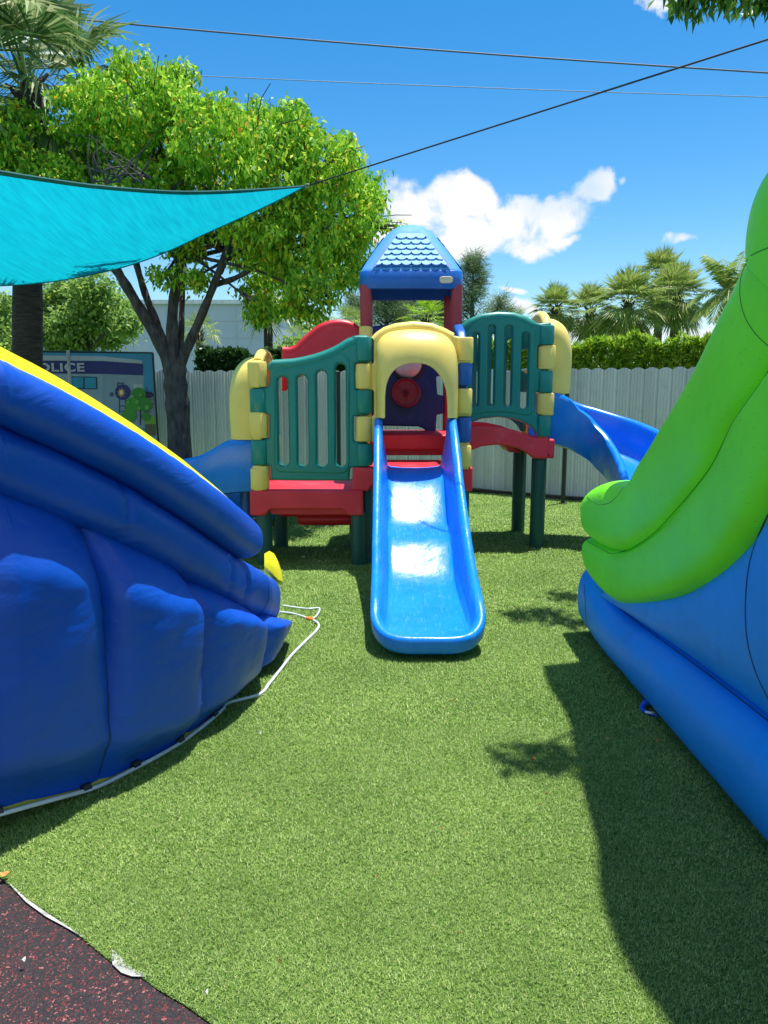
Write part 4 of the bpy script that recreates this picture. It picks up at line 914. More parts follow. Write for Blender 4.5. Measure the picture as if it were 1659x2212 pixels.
# --- steering wheel panel at the back
def wheel_panel():
    Y = YR - .03; mb = MB()
    o = C4([(-60, 150), (120, 120), (300, 100), (480, 100), (640, 140), (760, 190), (760, 560), (650, 565), (660, 725), (715, 735), (715, 895), (655, 905), (645, 1078), (570, 1072), (545, 1030), (500, 1008), (190, 1002), (60, 1010), (20, 1075), (-60, 1075)], Y)
    c = C4([(400, 452)], Y)[0]; s = Y / F / 2.212 / 1.8517
    hole = [(c[0] + 128 * s * math.cos(a), c[1] + 128 * s * math.sin(a)) for a in [i * math.pi / 20 for i in range(40)]]
    mb.mesh(plate_mesh(round_poly(o, .02), [hole], .07, .018, 3), XZ(Y)); wp = mb.build('wheel_panel', M['dblue'], play, 40, 'navy panel with a red play wheel and round window')
    r = MB(); ring = [Vector((c[0] + 142 * s * math.cos(a), Y - .04, c[1] + 142 * s * math.sin(a))) for a in [i * math.pi / 24 for i in range(49)]]; r.tube(ring, .016, 8); r.build('window_ring', M['black'], wp)
    bb = MB(); rs = []
    for k in range(9):
        a = k / 8 * math.pi / 2; rr = 130 * s * math.cos(a); rs.append([Vector((c[0] + rr * math.cos(b), Y - .01 - .10 * math.sin(a), c[1] + rr * math.sin(b))) for b in [i * math.pi / 16 for i in range(32)]])
    bb.rings(rs, cap=False); bb.build('bubble_window', M['bubble'], wp, 180)
    wc = C4([(382, 710)], Y)[0]; wr = 133 * s * .97; w_ = MB(); rs = []; YY = Y - .09
    for (rr, yy) in [(.004, .0), (.02, -.012), (.028, -.02), (.034, -.012), (.04, .006), (wr - .035, .010), (wr - .022, -.006), (wr - .012, -.014), (wr - .003, -.006), (wr, .01), (wr - .01, .026), (wr - .03, .03), (.03, .03), (.02, .08), (.004, .08)]:
        rs.append([Vector((wc[0] + rr * math.cos(b), YY + yy, wc[1] + rr * math.sin(b))) for b in [i * math.pi / 24 for i in range(48)]])
    w_.rings(rs); 
    for k in range(3):
        a = k * 2.094 + .5; w_.tube([(wc[0] + .03 * math.cos(a), YY + .004, wc[1] + .03 * math.sin(a)), (wc[0] + (wr - .02) * math.cos(a), YY + .004, wc[1] + (wr - .02) * math.sin(a))], .005, 6)
    w_.build('steering_wheel', M['maroon'], wp, 45); h = MB(); h.tube([(wc[0], YY - .024, wc[1]), (wc[0], YY - .015, wc[1])], .011, 10); h.build('hub_bolt', M['black'], wp)
    bp = C4([(373, 985)], Y)[0]; h = MB(); h.tube([(bp[0], Y - .045, bp[1]), (bp[0], Y - .03, bp[1])], .011, 10); h.build('bolt', M['black'], wp)
    e = MB(); e.mesh(plate_mesh(round_poly([(YM + .08, D3), (YM + .08, 1.55), (YR - .08, 1.75), (YR - .08, D3)], .04), [round_poly([(YM + .2, D3 + .12), (YM + .2, 1.45), (YR - .2, 1.6), (YR - .2, D3 + .12)], .05)], .07, .018, 2), YZ(XB)); e.build('side_panel', M['dblue'], play, 40, 'navy side panel on the left of the tower')
wheel_panel()
# --- straight front slide
def front_slide():
    cx = .255; hw = .335; yt, yf = 6.40, 4.03
    rail = [(6.42, 1.27), (6.2, 1.27), (6.0, 1.16), (5.6, .87), (5.25, .66), (4.95, .50), (4.7, .385), (4.5, .325), (4.35, .29), (4.25, .235), (4.12, .175), (4.03, .135)]
    bed = [(6.42, .856), (6.28, .852), (6.1, .815), (5.95, .735), (5.65, .50), (5.5, .455), (5.37, .42), (5.08, .225), (4.95, .185), (4.8, .16), (4.6, .135), (4.3, .115), (4.17, .12)]
    def smooth_tab(tab, y): return sum(interp(y + d, tab) for d in (-.06, -.03, 0, .03, .06)) / 5
    # outline: left top -> down -> around foot -> right top
    out = []; n1 = 70; rc = .25
    for i in range(n1): out.append((cx - hw, yt - (yt - yf - rc) * i / (n1 - 1)))
    for i in range(1, 26):
        a = i / 26 * math.pi / 2; e = .85; out.append((cx - hw + rc * (1 - math.cos(a) ** e) , yf + rc * (1 - math.sin(a) ** e)))
    for i in range(0, 13): out.append((cx - hw + rc + (2 * hw - 2 * rc) * i / 12, yf))
    out2 = [(2 * cx - x, y) for x, y in reversed(out[:n1 + 25])]; out += out2
    prof = [(.335, 'b', -.035), (.12, 'b', -.035), (.06, 'o', -.09), (.018, 'o', -.10), (.006, 'o', -.085), (.0, 'o', -.03), (.004, 'o', -.012), (.016, 'o', -.002), (.03, 'o', 0), (.046, 'o', -.003), (.058, 'o', -.014), (.067, 'o', -.034), (.074, 'm', .55), (.082, 'm', .28), (.094, 'm', .10), (.115, 'm', .03), (.14, 'b', 0), (.22, 'b', -.006), (.335, 'b', -.008)]
    mb = MB(); rs = []
    for (lat, kind, v) in prof:
        row = []
        for (x, y) in out:
            sy = max(y, yf + .30) if y < yf + .30 else y
            S = Vector((cx, sy)); p = Vector((x, y)); t = lat / hw; q = p.lerp(S, min(t, .999)); foot = sm((yf + .35 - q.y) / .35)
            rz = smooth_tab(rail, p.y if lat < .1 else q.y); bz = smooth_tab(bed, q.y)
            edgeF = 1 - sm((y - yf) / .25)
            if kind == 'b': z = bz + v
            elif kind == 'o': z = rz + v * (1 if rz > .25 else max(.55, 1)) 
            else:
                top = rz - .034; z = bz + (top - bz) * v
            z = max(z, .015)
            row.append(Vector((q.x, q.y, z)))
        rs.append(row)
    mb.rings(rs, close=False)
    mb.box((cx - .16, 4.45, .0), (cx + .16, 4.6, .09), .02)
    mb.build('slide', M['slideblue'], play, 60, 'straight glossy blue slide facing the camera')
front_slide()
# --- curved slides: trough swept along a path
def trough(path, lab, hw=.32, wall=.36, n=70, walls=None, zrail=None):
    pts = catmull(path, n); mb = MB(); rs = []
    for i, p in enumerate(pts):
        t = pts[min(i + 1, n - 1)] - pts[max(i - 1, 0)]; t.z = 0; t.normalize(); s = Vector((t.y, -t.x, 0)); w_ = wall if not walls else interp(i / (n - 1), walls)
        pr = [(-hw + .02, -.03), (-hw - .03, w_ * .3), (-hw - .035, w_ - .05), (-hw - .03, w_ - .015), (-hw - .008, w_), (-hw + .02, w_ - .004), (-hw + .036, w_ - .03), (-hw + .04, w_ * .5), (-hw + .07, .05), (-hw + .13, .008), (-.1, 0), (0, -.002), (.1, 0), (hw - .13, .008), (hw - .07, .05), (hw - .04, w_ * .5), (hw - .036, w_ - .03), (hw - .02, w_ - .004), (hw + .008, w_), (hw + .03, w_ - .015), (hw + .035, w_ - .05), (hw + .03, w_ * .3), (hw - .02, -.03), (hw - .12, -.05), (0, -.055), (-hw + .12, -.05)]
        rs.append([p + s * a + Vector((0, 0, b)) for a, b in pr])
    mb.rings(rs); return mb.build('curved_slide', M['blue'], play, 50, lab)
trough([(XA - .02, 6.83, .66), (-1.35, 6.83, .64), (-1.7, 6.86, .56), (-2.15, 7.0, .46), (-2.45, 7.35, .38), (-2.45, 7.85, .30), (-2.1, 8.25, .22), (-1.55, 8.4, .16), (-1.1, 8.45, .13)], 'curved blue slide on the left side', walls=[(0, .44), (.12, .42), (.2, .34), (1, .3)])
trough([(XD, 7.56, 1.03), (1.75, 7.56, .99), (1.98, 7.50, .92), (2.2, 7.34, .82), (2.34, 7.08, .71), (2.38, 6.78, .60), (2.36, 6.45, .48), (2.3, 6.1, .36), (2.2, 5.75, .25), (2.15, 5.45, .18)], 'curved blue slide on the right side', walls=[(0, .46), (.12, .44), (.2, .40), (.4, .38), (1, .35)])
leg(-2.4, 7.5, .34, .04, 'mblue'); leg(2.38, 6.9, .56, .045, 'mblue'); leg(-1.25, 6.83, .6, .055, 'mblue')

# ------------------------------------------------------------------ INFLATABLES
def bolster(mb, U, Lw, side, hw, n=200, seg=48, e1=.85, e2=.75, off=0., seams=(), sdepth=.35, sw=.02, wr=.012, cap0=.12, cap1=.12, grow=1.06, hwtab=None, flat=False):
    """closed pillow tube between an upper and a lower boundary line; side(i) gives the outward horizontal normal"""
    U = catmull(U, n); Lw = catmull(Lw, n); rs = []
    for i in range(n):
        s = i / (n - 1); c = (U[i] + Lw[i]) / 2; a = (U[i] - Lw[i]) / 2 * grow; nn = side(s, c); h = hw if not hwtab else interp(s, hwtab)
        k = 1.0
        for q in seams: k -= sdepth * math.exp(-abs((s - q) / sw) ** 1.1)
        sc_ = 1.0
        if cap0 and s < cap0: sc_ = math.sqrt(max(1e-4, 1 - (1 - s / cap0) ** 2))
        if cap1 and s > 1 - cap1: sc_ = min(sc_, math.sqrt(max(1e-4, 1 - (1 - (1 - s) / cap1) ** 2)))
        ring = []
        for j in range(seg):
            th = 2 * math.pi * j / seg; ct, st = math.cos(th), math.sin(th)
            p = c + a * math.copysign(abs(ct) ** e1, ct) * (max(sc_, .8) if flat else sc_) + nn * (off + h * k * math.copysign(abs(st) ** e2, st) * sc_)
            if wr:
                prox = max([math.exp(-abs(s - q) / (sw * 1.6)) for q in seams] + [0]); edge_ = abs(ct) ** 6
                w1 = mnoise.noise(Vector((p.x * 3, p.y * 3, p.z * 48))) * prox * wr + mnoise.noise(Vector((p.x * 40, p.y * 40, p.z * 6))) * edge_ * wr * .7
                w2 = mnoise.noise(p * 4.5) * wr * .8
                p = p + nn * (w1 + w2)
            ring.append(p)
        rs.append(ring)
    mb.rings(rs); return rs

# left navy inflatable slide: plan line of its near side, from the foot towards the camera
planL = [(-.60, 4.50), (-.575, 4.30)] + [(q.x, q.y) for q in [G(612, 1432), G(592, 1465), G(556, 1512), G(515, 1558), G(440, 1620), (G(340, 1680)), G(230, 1738), G(120, 1792), G(20, 1838)]] + [(-1.62, 2.02), (-2.2, 1.78), (-2.9, 1.6)]
planL = catmull([(x, y, 0) for x, y in planL], 40)
def normL(s, c=None):
    i = min(38, int(s * 39)); d = planL[min(i + 2, 39)] - planL[max(i - 2, 0)]; d.normalize(); return Vector((-d.y, d.x, 0)) if -d.y > 0 else Vector((d.y, -d.x, 0))
def zline(tab, off=0.):
    out = []
    for i_, q0 in enumerate(planL):
        z = .8; q = q0 - normL(i_ / 39) * off
        for _ in range(12):
            zc = q.y * CP - (z - CH) * SP; px = CX + F * q.x / zc
            if px < tab[0][0]: py = tab[0][1] + (px - tab[0][0]) * (tab[1][1] - tab[0][1]) / (tab[1][0] - tab[0][0]) * .8
            else: py = interp(px, tab)
            z = P(px, py, q.y).z
        out.append(Vector((q0.x, q0.y, max(0.0, z))))
    return out
top1 = [(0, 766), (100, 814), (200, 869), (300, 929), (400, 996), (480, 1058), (540, 1111), (575, 1152), (600, 1190), (640, 1290)]
bd12 = [(0, 912), (137, 972), (273, 1038), (424, 1132), (501, 1185), (567, 1226), (610, 1252), (630, 1275)]
bd23 = [(0, 1066), (205, 1139), (410, 1244), (547, 1326), (601, 1346), (625, 1350)]
bot3 = [(0, 1752), (200, 1698), (400, 1608), (500, 1543), (560, 1492), (595, 1440), (618, 1390), (625, 1370)]
Z1, Z12, Z23, Z3 = zline(top1, .02), zline(bd12, .05), zline(bd23, .06), zline(bot3, .125)
bl = thing('inflatable_slide', (-1.6, 3.2, 0), 'navy blue inflatable slide with a yellow edge strip and puffy sides, on the left', 'inflatable slide')
# index of the end of the top bolster (px ~575)
e1i = 1 + min(range(40), key=lambda i: abs((CX + F * planL[i].x / (planL[i].y * CP - (Z12[i].z - CH) * SP)) - 572))
def sub(L_, a): return L_[a:]
def nshift(s0): return lambda s, c=None: normL(s0 + s * (1 - s0))
mb = MB(); s0 = e1i / 39
o1 = [v - normL(i / 39) * .11 for i, v in enumerate(Z1)]; o12 = [v - normL(i / 39) * .10 for i, v in enumerate(Z12)]
bolster(mb, sub(o1, e1i), sub(o12, e1i), nshift(s0), .135, n=220, seams=(), e1=.8, e2=.9, cap0=.014, cap1=.03, wr=.004, grow=1.03, flat=True)
topL = mb.build('top_bolster', M['infl_navy'], bl, 180)
mb = MB()
o12b = [v - normL(i / 39) * .165 for i, v in enumerate(Z12)]; o23 = [v - normL(i / 39) * .175 for i, v in enumerate(Z23)]
bolster(mb, o12b, o23, normL, .13, n=300, seams=(.3, .36, .55, .8), sdepth=.14, sw=.006, e1=.8, e2=.85, cap0=.05, cap1=.03, wr=.02, grow=1.08, flat=True)
midL = mb.build('middle_bolster', M['infl_navy'], bl, 180)
# seams of the lower wall at the pixel columns 555, 435, 235
def seam_s(px):
    fine = catmull(planL, 400)
    def pxo(k): q = fine[k] - normL(k / 399) * .06; return CX + F * q.x / (q.y * CP - (.35 - CH) * SP)
    return min(range(400), key=lambda k: abs(pxo(k) - px)) / 399
ss = [seam_s(562), seam_s(432), seam_s(235), .86]
mb = MB(); rs = []; NS = 420
TT1 = catmull([v + Vector((0, 0, 0)) for v in Z1], NS); T23 = catmull(Z23, NS); T3 = catmull(Z3, NS)
bounds = [0.0] + sorted(ss) + [1.0]
for i in range(NS):
    s_ = i / (NS - 1); nn = normL(s_); k = max(j for j in range(len(bounds) - 1) if bounds[j] <= s_ or j == 0); u = (s_ - bounds[k]) / (bounds[k + 1] - bounds[k])
    cell = max(0, 1 - abs(2 * u - 1) ** 4.5) ** .8; endk = math.sqrt(max(0, 1 - max(0, 1 - s_ / .07) ** 2)); zt, zb = T23[i].z + .05, max(.0, T3[i].z); q = T23[i]; ring = []
    for j in range(44):
        t_ = j / 43; up_ = sm(t_ / .28); low = sm((t_ - .80) / .2)
        o_ = -.15 + .105 * up_ + (.078 * cell * math.sin(math.pi * min(1, t_ * 1.02) ** .55)) - .09 * low - .022 * (1 - cell)
        o_ = -.45 + (o_ + .45) * endk
        z = zt + (zb - zt) * t_; p = Vector((q.x, q.y, z)) + nn * o_
        seamy = math.exp(-min(abs(s_ - b_) for b_ in bounds[1:-1]) / .012)
        p += nn * (mnoise.noise(Vector((s_ * 60, 3.1, z * 42))) * .010 * seamy + mnoise.noise(p * 5) * .012 + mnoise.noise(Vector((p.x * 9, p.y * 9, z * 26))) * .003)
        ring.append(p)
    f_ = Vector((q.x, q.y, 0)); hz = max(zb + .1, TT1[i].z - .10)
    hz = hz if s_ > e1i / 39 + .02 else T23[i].z + .04
    ring += [f_ - nn * .48, f_ - nn * .6, f_ - nn * .6 + Vector((0, 0, hz)), f_ - nn * .22 + Vector((0, 0, hz))]; rs.append(ring)
mb.rings(rs)
wallL = mb.build('side_wall', M['infl_navy'], bl, 60, 'puffy quilted side wall')
for q_ in ss:
    k = round(q_ * (NS - 1)); b_ = MB(); nn = normL(q_); b_.tube([p + nn * .0015 for p in rs[k][3:43]], .0026, 6); b_.build('seam', M['seam'], bl, 180)
stitch('seam', [(572, 1225), (580, 1262), (578, 1300), (560, 1328)], [midL], .0018, M['seam'], bl)
# yellow edge strip on top of the top bolster
mb = MB(); r_ = []
for i in range(e1i, 40):
    nn = normL(i / 39); v = o1[i]; k = 1
    t_ = (i - e1i) / (39 - e1i); a = v + nn * .088 + Vector((0, 0, -.016)); b_ = v + nn * .062 + Vector((0, 0, .006 + .028 * sm(t_ * 1.5))); r_.append([a, b_, b_ - nn * .03 - Vector((0, 0, .03)), a - nn * .03 - Vector((0, 0, .03))])
mb.rings(r_); mb.build('edge_strip', M['infl_yellow'], bl, 50, 'bright yellow strip along the top edge')
# foot: cross bolster, yellow landing and lane, far wall
foot0 = Vector((-.80, 4.44, .22))
mb = MB(); mb.tube(catmull([foot0 + Vector((.06, -.1, 0)), foot0 + Vector((-.05, .12, 0)), (-1.1, 4.72, .22), (-1.7, 4.75, .22), (-2.3, 4.65, .22), (-2.6, 4.35, .23)], 40), [.10 + .09 * math.sin(math.pi * min(1, (i + 4) / 20) / 2) if i < 16 else .19 for i in range(40)], 28)
mb.build('foot_bolster', M['infl_navy'], bl, 180)
mb = MB(); a = P(568, 1192, 4.32); b = P(593, 1192, 4.42); c = P(612, 1240, 4.40); d = P(606, 1262, 4.36); e = P(570, 1222, 4.3)
lane = [[(-.66, 4.42, .42), (-.635, 4.38, .33)], ]
ring1 = []
for k in range(12):
    t_ = k / 11; y = 4.47 - t_ * 3.0; zt = .43 + t_ * t_ * 1.0
    y = 4.47 - t_ * 1.9; xi = -.78 - 2.3 * t_ ** 2.2; ring1.append([Vector((xi, y, zt)), Vector((-2.3 - 1.2 * t_, y, zt)), Vector((-2.3 - 1.2 * t_, y, zt - .25)), Vector((xi, y, zt - .25))])
mb.rings(ring1)
mb.build('slide_lane', M['infl_yellow'], bl, 50)
mb = MB(); tg = MB()
pts = [P(x_, y_, yy_) for x_, y_, yy_ in [(571, 1196, 4.36), (582, 1190, 4.40), (592, 1196, 4.43), (601, 1213, 4.44), (609, 1236, 4.44), (611, 1256, 4.42), (601, 1252, 4.37), (587, 1238, 4.35), (571, 1222, 4.33)]]
_unused = [P(566, 1195, 4.30), P(580, 1190, 4.34), P(592, 1196, 4.37), P(602, 1215, 4.38), P(610, 1240, 4.38), P(611, 1258, 4.36), P(600, 1256, 4.31), P(584, 1238, 4.29), P(566, 1218, 4.27)]
cen = sum(pts, Vector()) / len(pts); rs = [[p for p in pts], [cen + (p - cen) * .6 + Vector((.004, -.008, .004)) for p in pts], [cen + (p - cen) * .1 + Vector((.006, -.012, .006)) for p in pts]]
back = [p + Vector((-.01, .06, -.04)) for p in pts]
tg.rings([back] + rs); tg.build('landing_pad', M['infl_yellow'], bl, 60)
mb = MB(); far = [Vector((-2.6, 4.2, 0)), Vector((-3.1, 3.2, 0)), Vector((-3.5, 2.2, 0))]
bolster(mb, [v + Vector((0, 0, h)) for v, h in zip(far, (.7, 1.15, 1.6))], far, lambda s, c: Vector((-1, 0, 0)), .25, n=60, seg=24, wr=0); mb.build('far_wall', M['infl_navy'], bl, 180)
# hem: yellow skirt, hose and black tabs along the base
base_line = [v + normL(i / 39) * -.02 for i, v in enumerate(Z3)]
mb = MB(); r_ = []
for i in range(2, 40):
    v = base_line[i]; nn = normL(i / 39); h = .010 + .014 * abs(math.sin(i * 1.1)); zb = max(.012, v.z); r_.append([Vector((v.x, v.y, zb + .004 + h)) - nn * .135, Vector((v.x, v.y, zb - .006)) - nn * .115, Vector((v.x, v.y, zb - .012)) - nn * .2])
mb.rings(r_, close=False); mb.build('hem', mat('dull yellow hem', (.5, .46, .03), .6), bl, 60)
tb_ = MB()
for px, py in [(528, 1515), (451, 1568), (346, 1625), (212, 1686), (27, 1766)]:
    g = G(px, py, .1); i = min(range(40), key=lambda k: (Vector((base_line[k].x, base_line[k].y)) - Vector((g.x, g.y))).length); nn = normL(i / 39); tt = Vector((-nn.y, nn.x, 0)); c = Vector((base_line[i].x, base_line[i].y, max(.02, base_line[i].z))) - nn * .105
    tb_ = MB(); tb_.rings([[c + tt * a + nn * (.018 * math.cos(th)) + Vector((0, 0, .017 * math.sin(th))) for th in [k * math.pi / 5 for k in range(10)]] for a in (-.016, .016)]); tb_.build('strap_tab', M['black'], bl, 50)
hs_ = MB(); path = [Vector((base_line[i].x, base_line[i].y, max(.012, base_line[i].z - .006))) - normL(i / 39) * .095 for i in range(39, 12, -1)]
path += [G(x, y, .012) for x, y in [(560, 1500), (582, 1476), (606, 1446), (632, 1413), (660, 1385), (685, 1360), (688, 1348), (678, 1340), (668, 1337)]]
hs_.tube(catmull(path, 220), .0085, 10); h1 = hs_.build('hose', M['hose'], None, 180); tag(h1, 'clear white hose running along the base of the navy inflatable', 'hose')
hs2 = MB(); hs2.tube(catmull([G(x, y, .012) for x, y in [(668, 1337), (650, 1330), (630, 1325), (605, 1322)]], 30), .0075, 8)
hs2.tube(catmull([G(x, y, .014) for x, y in [(672, 1338), (684, 1330), (690, 1314), (668, 1315), (645, 1313), (610, 1308)]], 50), .0065, 8)
hs2.build('hose_branch', M['hose'], h1, 180)
cn = MB(); a, b = G(662, 1335, .014), G(678, 1339, .014); cn.tube([a, a.lerp(b, .2), a.lerp(b, .8), b], [.009, .013, .013, .009], 10); cn.tube([a.lerp(b, .5), a.lerp(b, .5) + Vector((.012, .02, 0))], .009, 8); cn.build('connector', M['orange'], h1)

# right lime / blue inflatable slide
XR = 1.22
rt = thing('inflatable_slide', (1.9, 2.8, 0), 'lime green and blue inflatable slide with smooth bolsters, on the right', 'inflatable slide')
def RX(pts, x=XR, e=.03): return [Vector((x, q.y, q.z)) for q in [PX(px, py, x + e * sm((px - 1290) / 120)) for px, py in pts]]
sideR = lambda s, c=None: Vector((-1, 0, 0))
def thread(rsn, col, r=.003, off=.0): pass
u1 = [(1254, 1095), (1262, 1062), (1295, 1044), (1345, 1048), (1385, 990), (1425, 926), (1470, 853), (1515, 770), (1560, 675), (1618, 555), (1655, 480)]
l1 = [(1257, 1132), (1270, 1166), (1305, 1186), (1350, 1188), (1425, 1143), (1485, 1072), (1542, 998), (1588, 902), (1638, 830), (1735, 690), (1800, 600)]
U1 = RX(u1); L1 = RX(l1)
mb = MB(); bolster(mb, U1, L1, sideR, .19, n=200, e1=.62, e2=.6, off=-.17, cap0=.07, cap1=.012, wr=.004, grow=1.09); ub1 = mb.build('upper_bolster', M['infl_green'], rt, 180)
u1b = [(1624, 552), (1616, 505), (1628, 430), (1662, 360), (1730, 300), (1830, 250)]; l1b = [(1760, 690), (1810, 620), (1850, 540), (1900, 500), (1950, 450), (2020, 400)]
mb = MB(); bolster(mb, RX(u1b), RX(l1b), sideR, .2, n=80, e1=.7, e2=.75, off=-.155, cap0=.04, cap1=.02, wr=.003, grow=1.03); ub2 = mb.build('upper_bolster', M['infl_green'], rt, 180)
c = PX(1712, 648, XR); mb = MB(); rs = []
for k in range(15):
    a = -math.pi / 2 + math.pi * k / 14; rr = max(.003, math.cos(a)); rs.append([Vector((c.x + .17 - .2 * math.sin(a), c.y + .17 * rr * math.cos(b), c.z + .155 * rr * math.sin(b))) for b in [i * math.pi / 16 for i in range(32)]])
mb.rings(rs); rc_ = mb.build('round_cushion', M['infl_green'], rt, 180)
l2 = [(1262, 1215), (1272, 1252), (1305, 1290), (1350, 1307), (1455, 1289), (1542, 1240), (1602, 1168), (1660, 1078), (1740, 940), (1860, 800)]
u2 = [(1258, 1160), (1270, 1168), (1305, 1186), (1350, 1188), (1425, 1143), (1485, 1072), (1542, 998), (1588, 902), (1638, 830), (1735, 700)]
mb = MB(); bolster(mb, RX(u2), RX(l2), sideR, .19, n=200, e1=.62, e2=.6, off=-.175, cap0=.035, cap1=.05, wr=.004, grow=1.1); lb1 = mb.build('lower_bolster', M['infl_green'], rt, 180)
stitch('seam', [(1268, 1073), (1283, 1084), (1300, 1090), (1320, 1084), (1338, 1066), (1347, 1053)], [ub1], .0022, M['seamg'], rt)
stitch('seam', [(1268, 1168), (1300, 1186), (1332, 1195), (1400, 1162), (1470, 1090), (1535, 1008), (1585, 910), (1640, 832), (1680, 770)], [ub1, lb1], .0018, M['seamg'], rt)
stitch('seam', [(1622, 552), (1640, 543), (1662, 534)], [ub1, ub2], .0018, M['seamg'], rt)
stitch('seam', [(1615, 560), (1600, 602), (1600, 650), (1612, 690), (1635, 724), (1665, 752)], [ub1, ub2, rc_], .0018, M['seamg'], rt)

# blue side panel (world profile: below the green, above the base tube)
seamB = [(1300, 1290), (1340, 1312), (1450, 1392), (1560, 1478), (1660, 1560)]
SB = [Vector((XR, q.y, q.z)) for q in [PX(px, py, XR + .085) for px, py in seamB]]; SB.append(Vector((XR, .9, SB[-1].z + .03)))
up = [RX([(px, py)])[0] for px, py in [(1300, 1265), (1350, 1290), (1470, 1270), (1600, 1160), (1740, 940)]] + [Vector((XR, .9, 2.6))]
mb = MB(); bolster(mb, up, SB, sideR, .17, n=160, seg=48, e1=.6, e2=.6, off=-.20, cap0=.04, cap1=.02, wr=.004, grow=1.03) if False else bolster(mb, up, SB, sideR, .17, n=160, seg=48, e1=.6, e2=.6, off=-.20, cap0=.04, cap1=.02, wr=.004, grow=1.03); sw1 = mb.build('side_wall', M['infl_blue'], rt, 180); stitch('seam', [(1675, 1085), (1650, 1130), (1622, 1205), (1611, 1290), (1614, 1380), (1634, 1455), (1665, 1520)], [sw1, lb1], .003, M['seam'], rt)
BB = [G(1268, 1345), G(1290, 1418), G(1450, 1590), G(1560, 1700), G(1659, 1805)]
BB = [Vector((XR, b.y, 0.0)) for b in BB] + [Vector((XR, .9, 0))]
TT = [PX(1266, 1262, XR), PX(1300, 1288, XR)] + [PX(px, py, XR) for px, py in seamB[2:]] + [Vector((XR, .9, .60))]
TT[1].z -= 0; 
mb = MB(); TB = [Vector((XR, 4.62, .44)), Vector((XR, 4.45, .455))] + [q for q in SB[1:] if q.y < 4.3]; bolster(mb, TB,
                   [Vector((XR, q.y - (.03 if i_ == 0 else 0), .03 if i_ == 0 else 0)) for i_, q in enumerate(TB)], sideR, .22, n=160, seg=48, e1=.8, e2=.75, off=-.20, cap0=.06, cap1=.03, wr=.005, grow=1.02)
bb1 = mb.build('base_bolster', M['infl_blue'], rt, 180); stitch('seam', [(1336, 1313), (1400, 1362), (1480, 1420), (1560, 1480), (1670, 1566)], [sw1, bb1], .003, M['seam'], rt); stitch('seam', [(1262, 1262), (1264, 1290), (1266, 1330), (1275, 1380)], [bb1], .002, M['seam'], rt)
# front bumper, lane and far wall
mb = MB(); mb.tube([(1.42, 4.6, .21), (1.8, 4.66, .21), (2.6, 4.66, .21), (3.0, 4.5, .21)], .2, 28); mb.build('foot_bolster', M['infl_blue'], rt, 180)
mb = MB(); rs = []
for y, z in [(4.7, .42), (4.5, .5), (4.1, .56), (3.7, .72), (3.2, 1.1), (2.8, 1.5), (2.4, 1.95), (2.0, 2.4), (1.2, 2.6)]: rs.append([(1.5, y, z), (2.9, y, z), (2.9, y, max(0, z - .4)), (1.5, y, max(0, z - .4))])
mb.rings(rs); mb.build('slide_lane', M['infl_blue'], rt, 50)
mb = MB(); bolster(mb, [Vector((3.05, 4.5, .9)), Vector((3.05, 3.6, 1.2)), Vector((3.05, 2.6, 2.1)), Vector((3.05, 1.4, 2.9))], [Vector((3.05, 4.5, 0)), Vector((3.05, 3.6, 0)), Vector((3.05, 2.6, 0)), Vector((3.05, 1.4, 0))], lambda s, c: Vector((1, 0, 0)), .22, n=60, seg=24, wr=0); mb.build('far_wall', M['infl_green'], rt, 180)
# anchor strap under the right inflatable
g = G(1378, 1524, .03) ; mb = MB(); mb.tube(catmull([g + Vector((.14, .05, .02)), g + Vector((.05, .02, .01)), g + Vector((.02, 0, -.01)), g + Vector((.025, -.04, -.015)), g + Vector((.07, -.07, -.02))], 14), [.02, .022, .022, .02, .016, .012, .012, .012, .01, .01, .01, .01, .008, .008], 8); mb.build('anchor_strap', M['infl_navy'], rt, 60)
mb = MB(); mb.tube(catmull([g + Vector((.02, -.05, -.01)), g + Vector((.035, -.07, -.005)), g + Vector((.055, -.06, -.01))], 8), .006, 6); mb.build('rope_knot', M['petal'], rt)

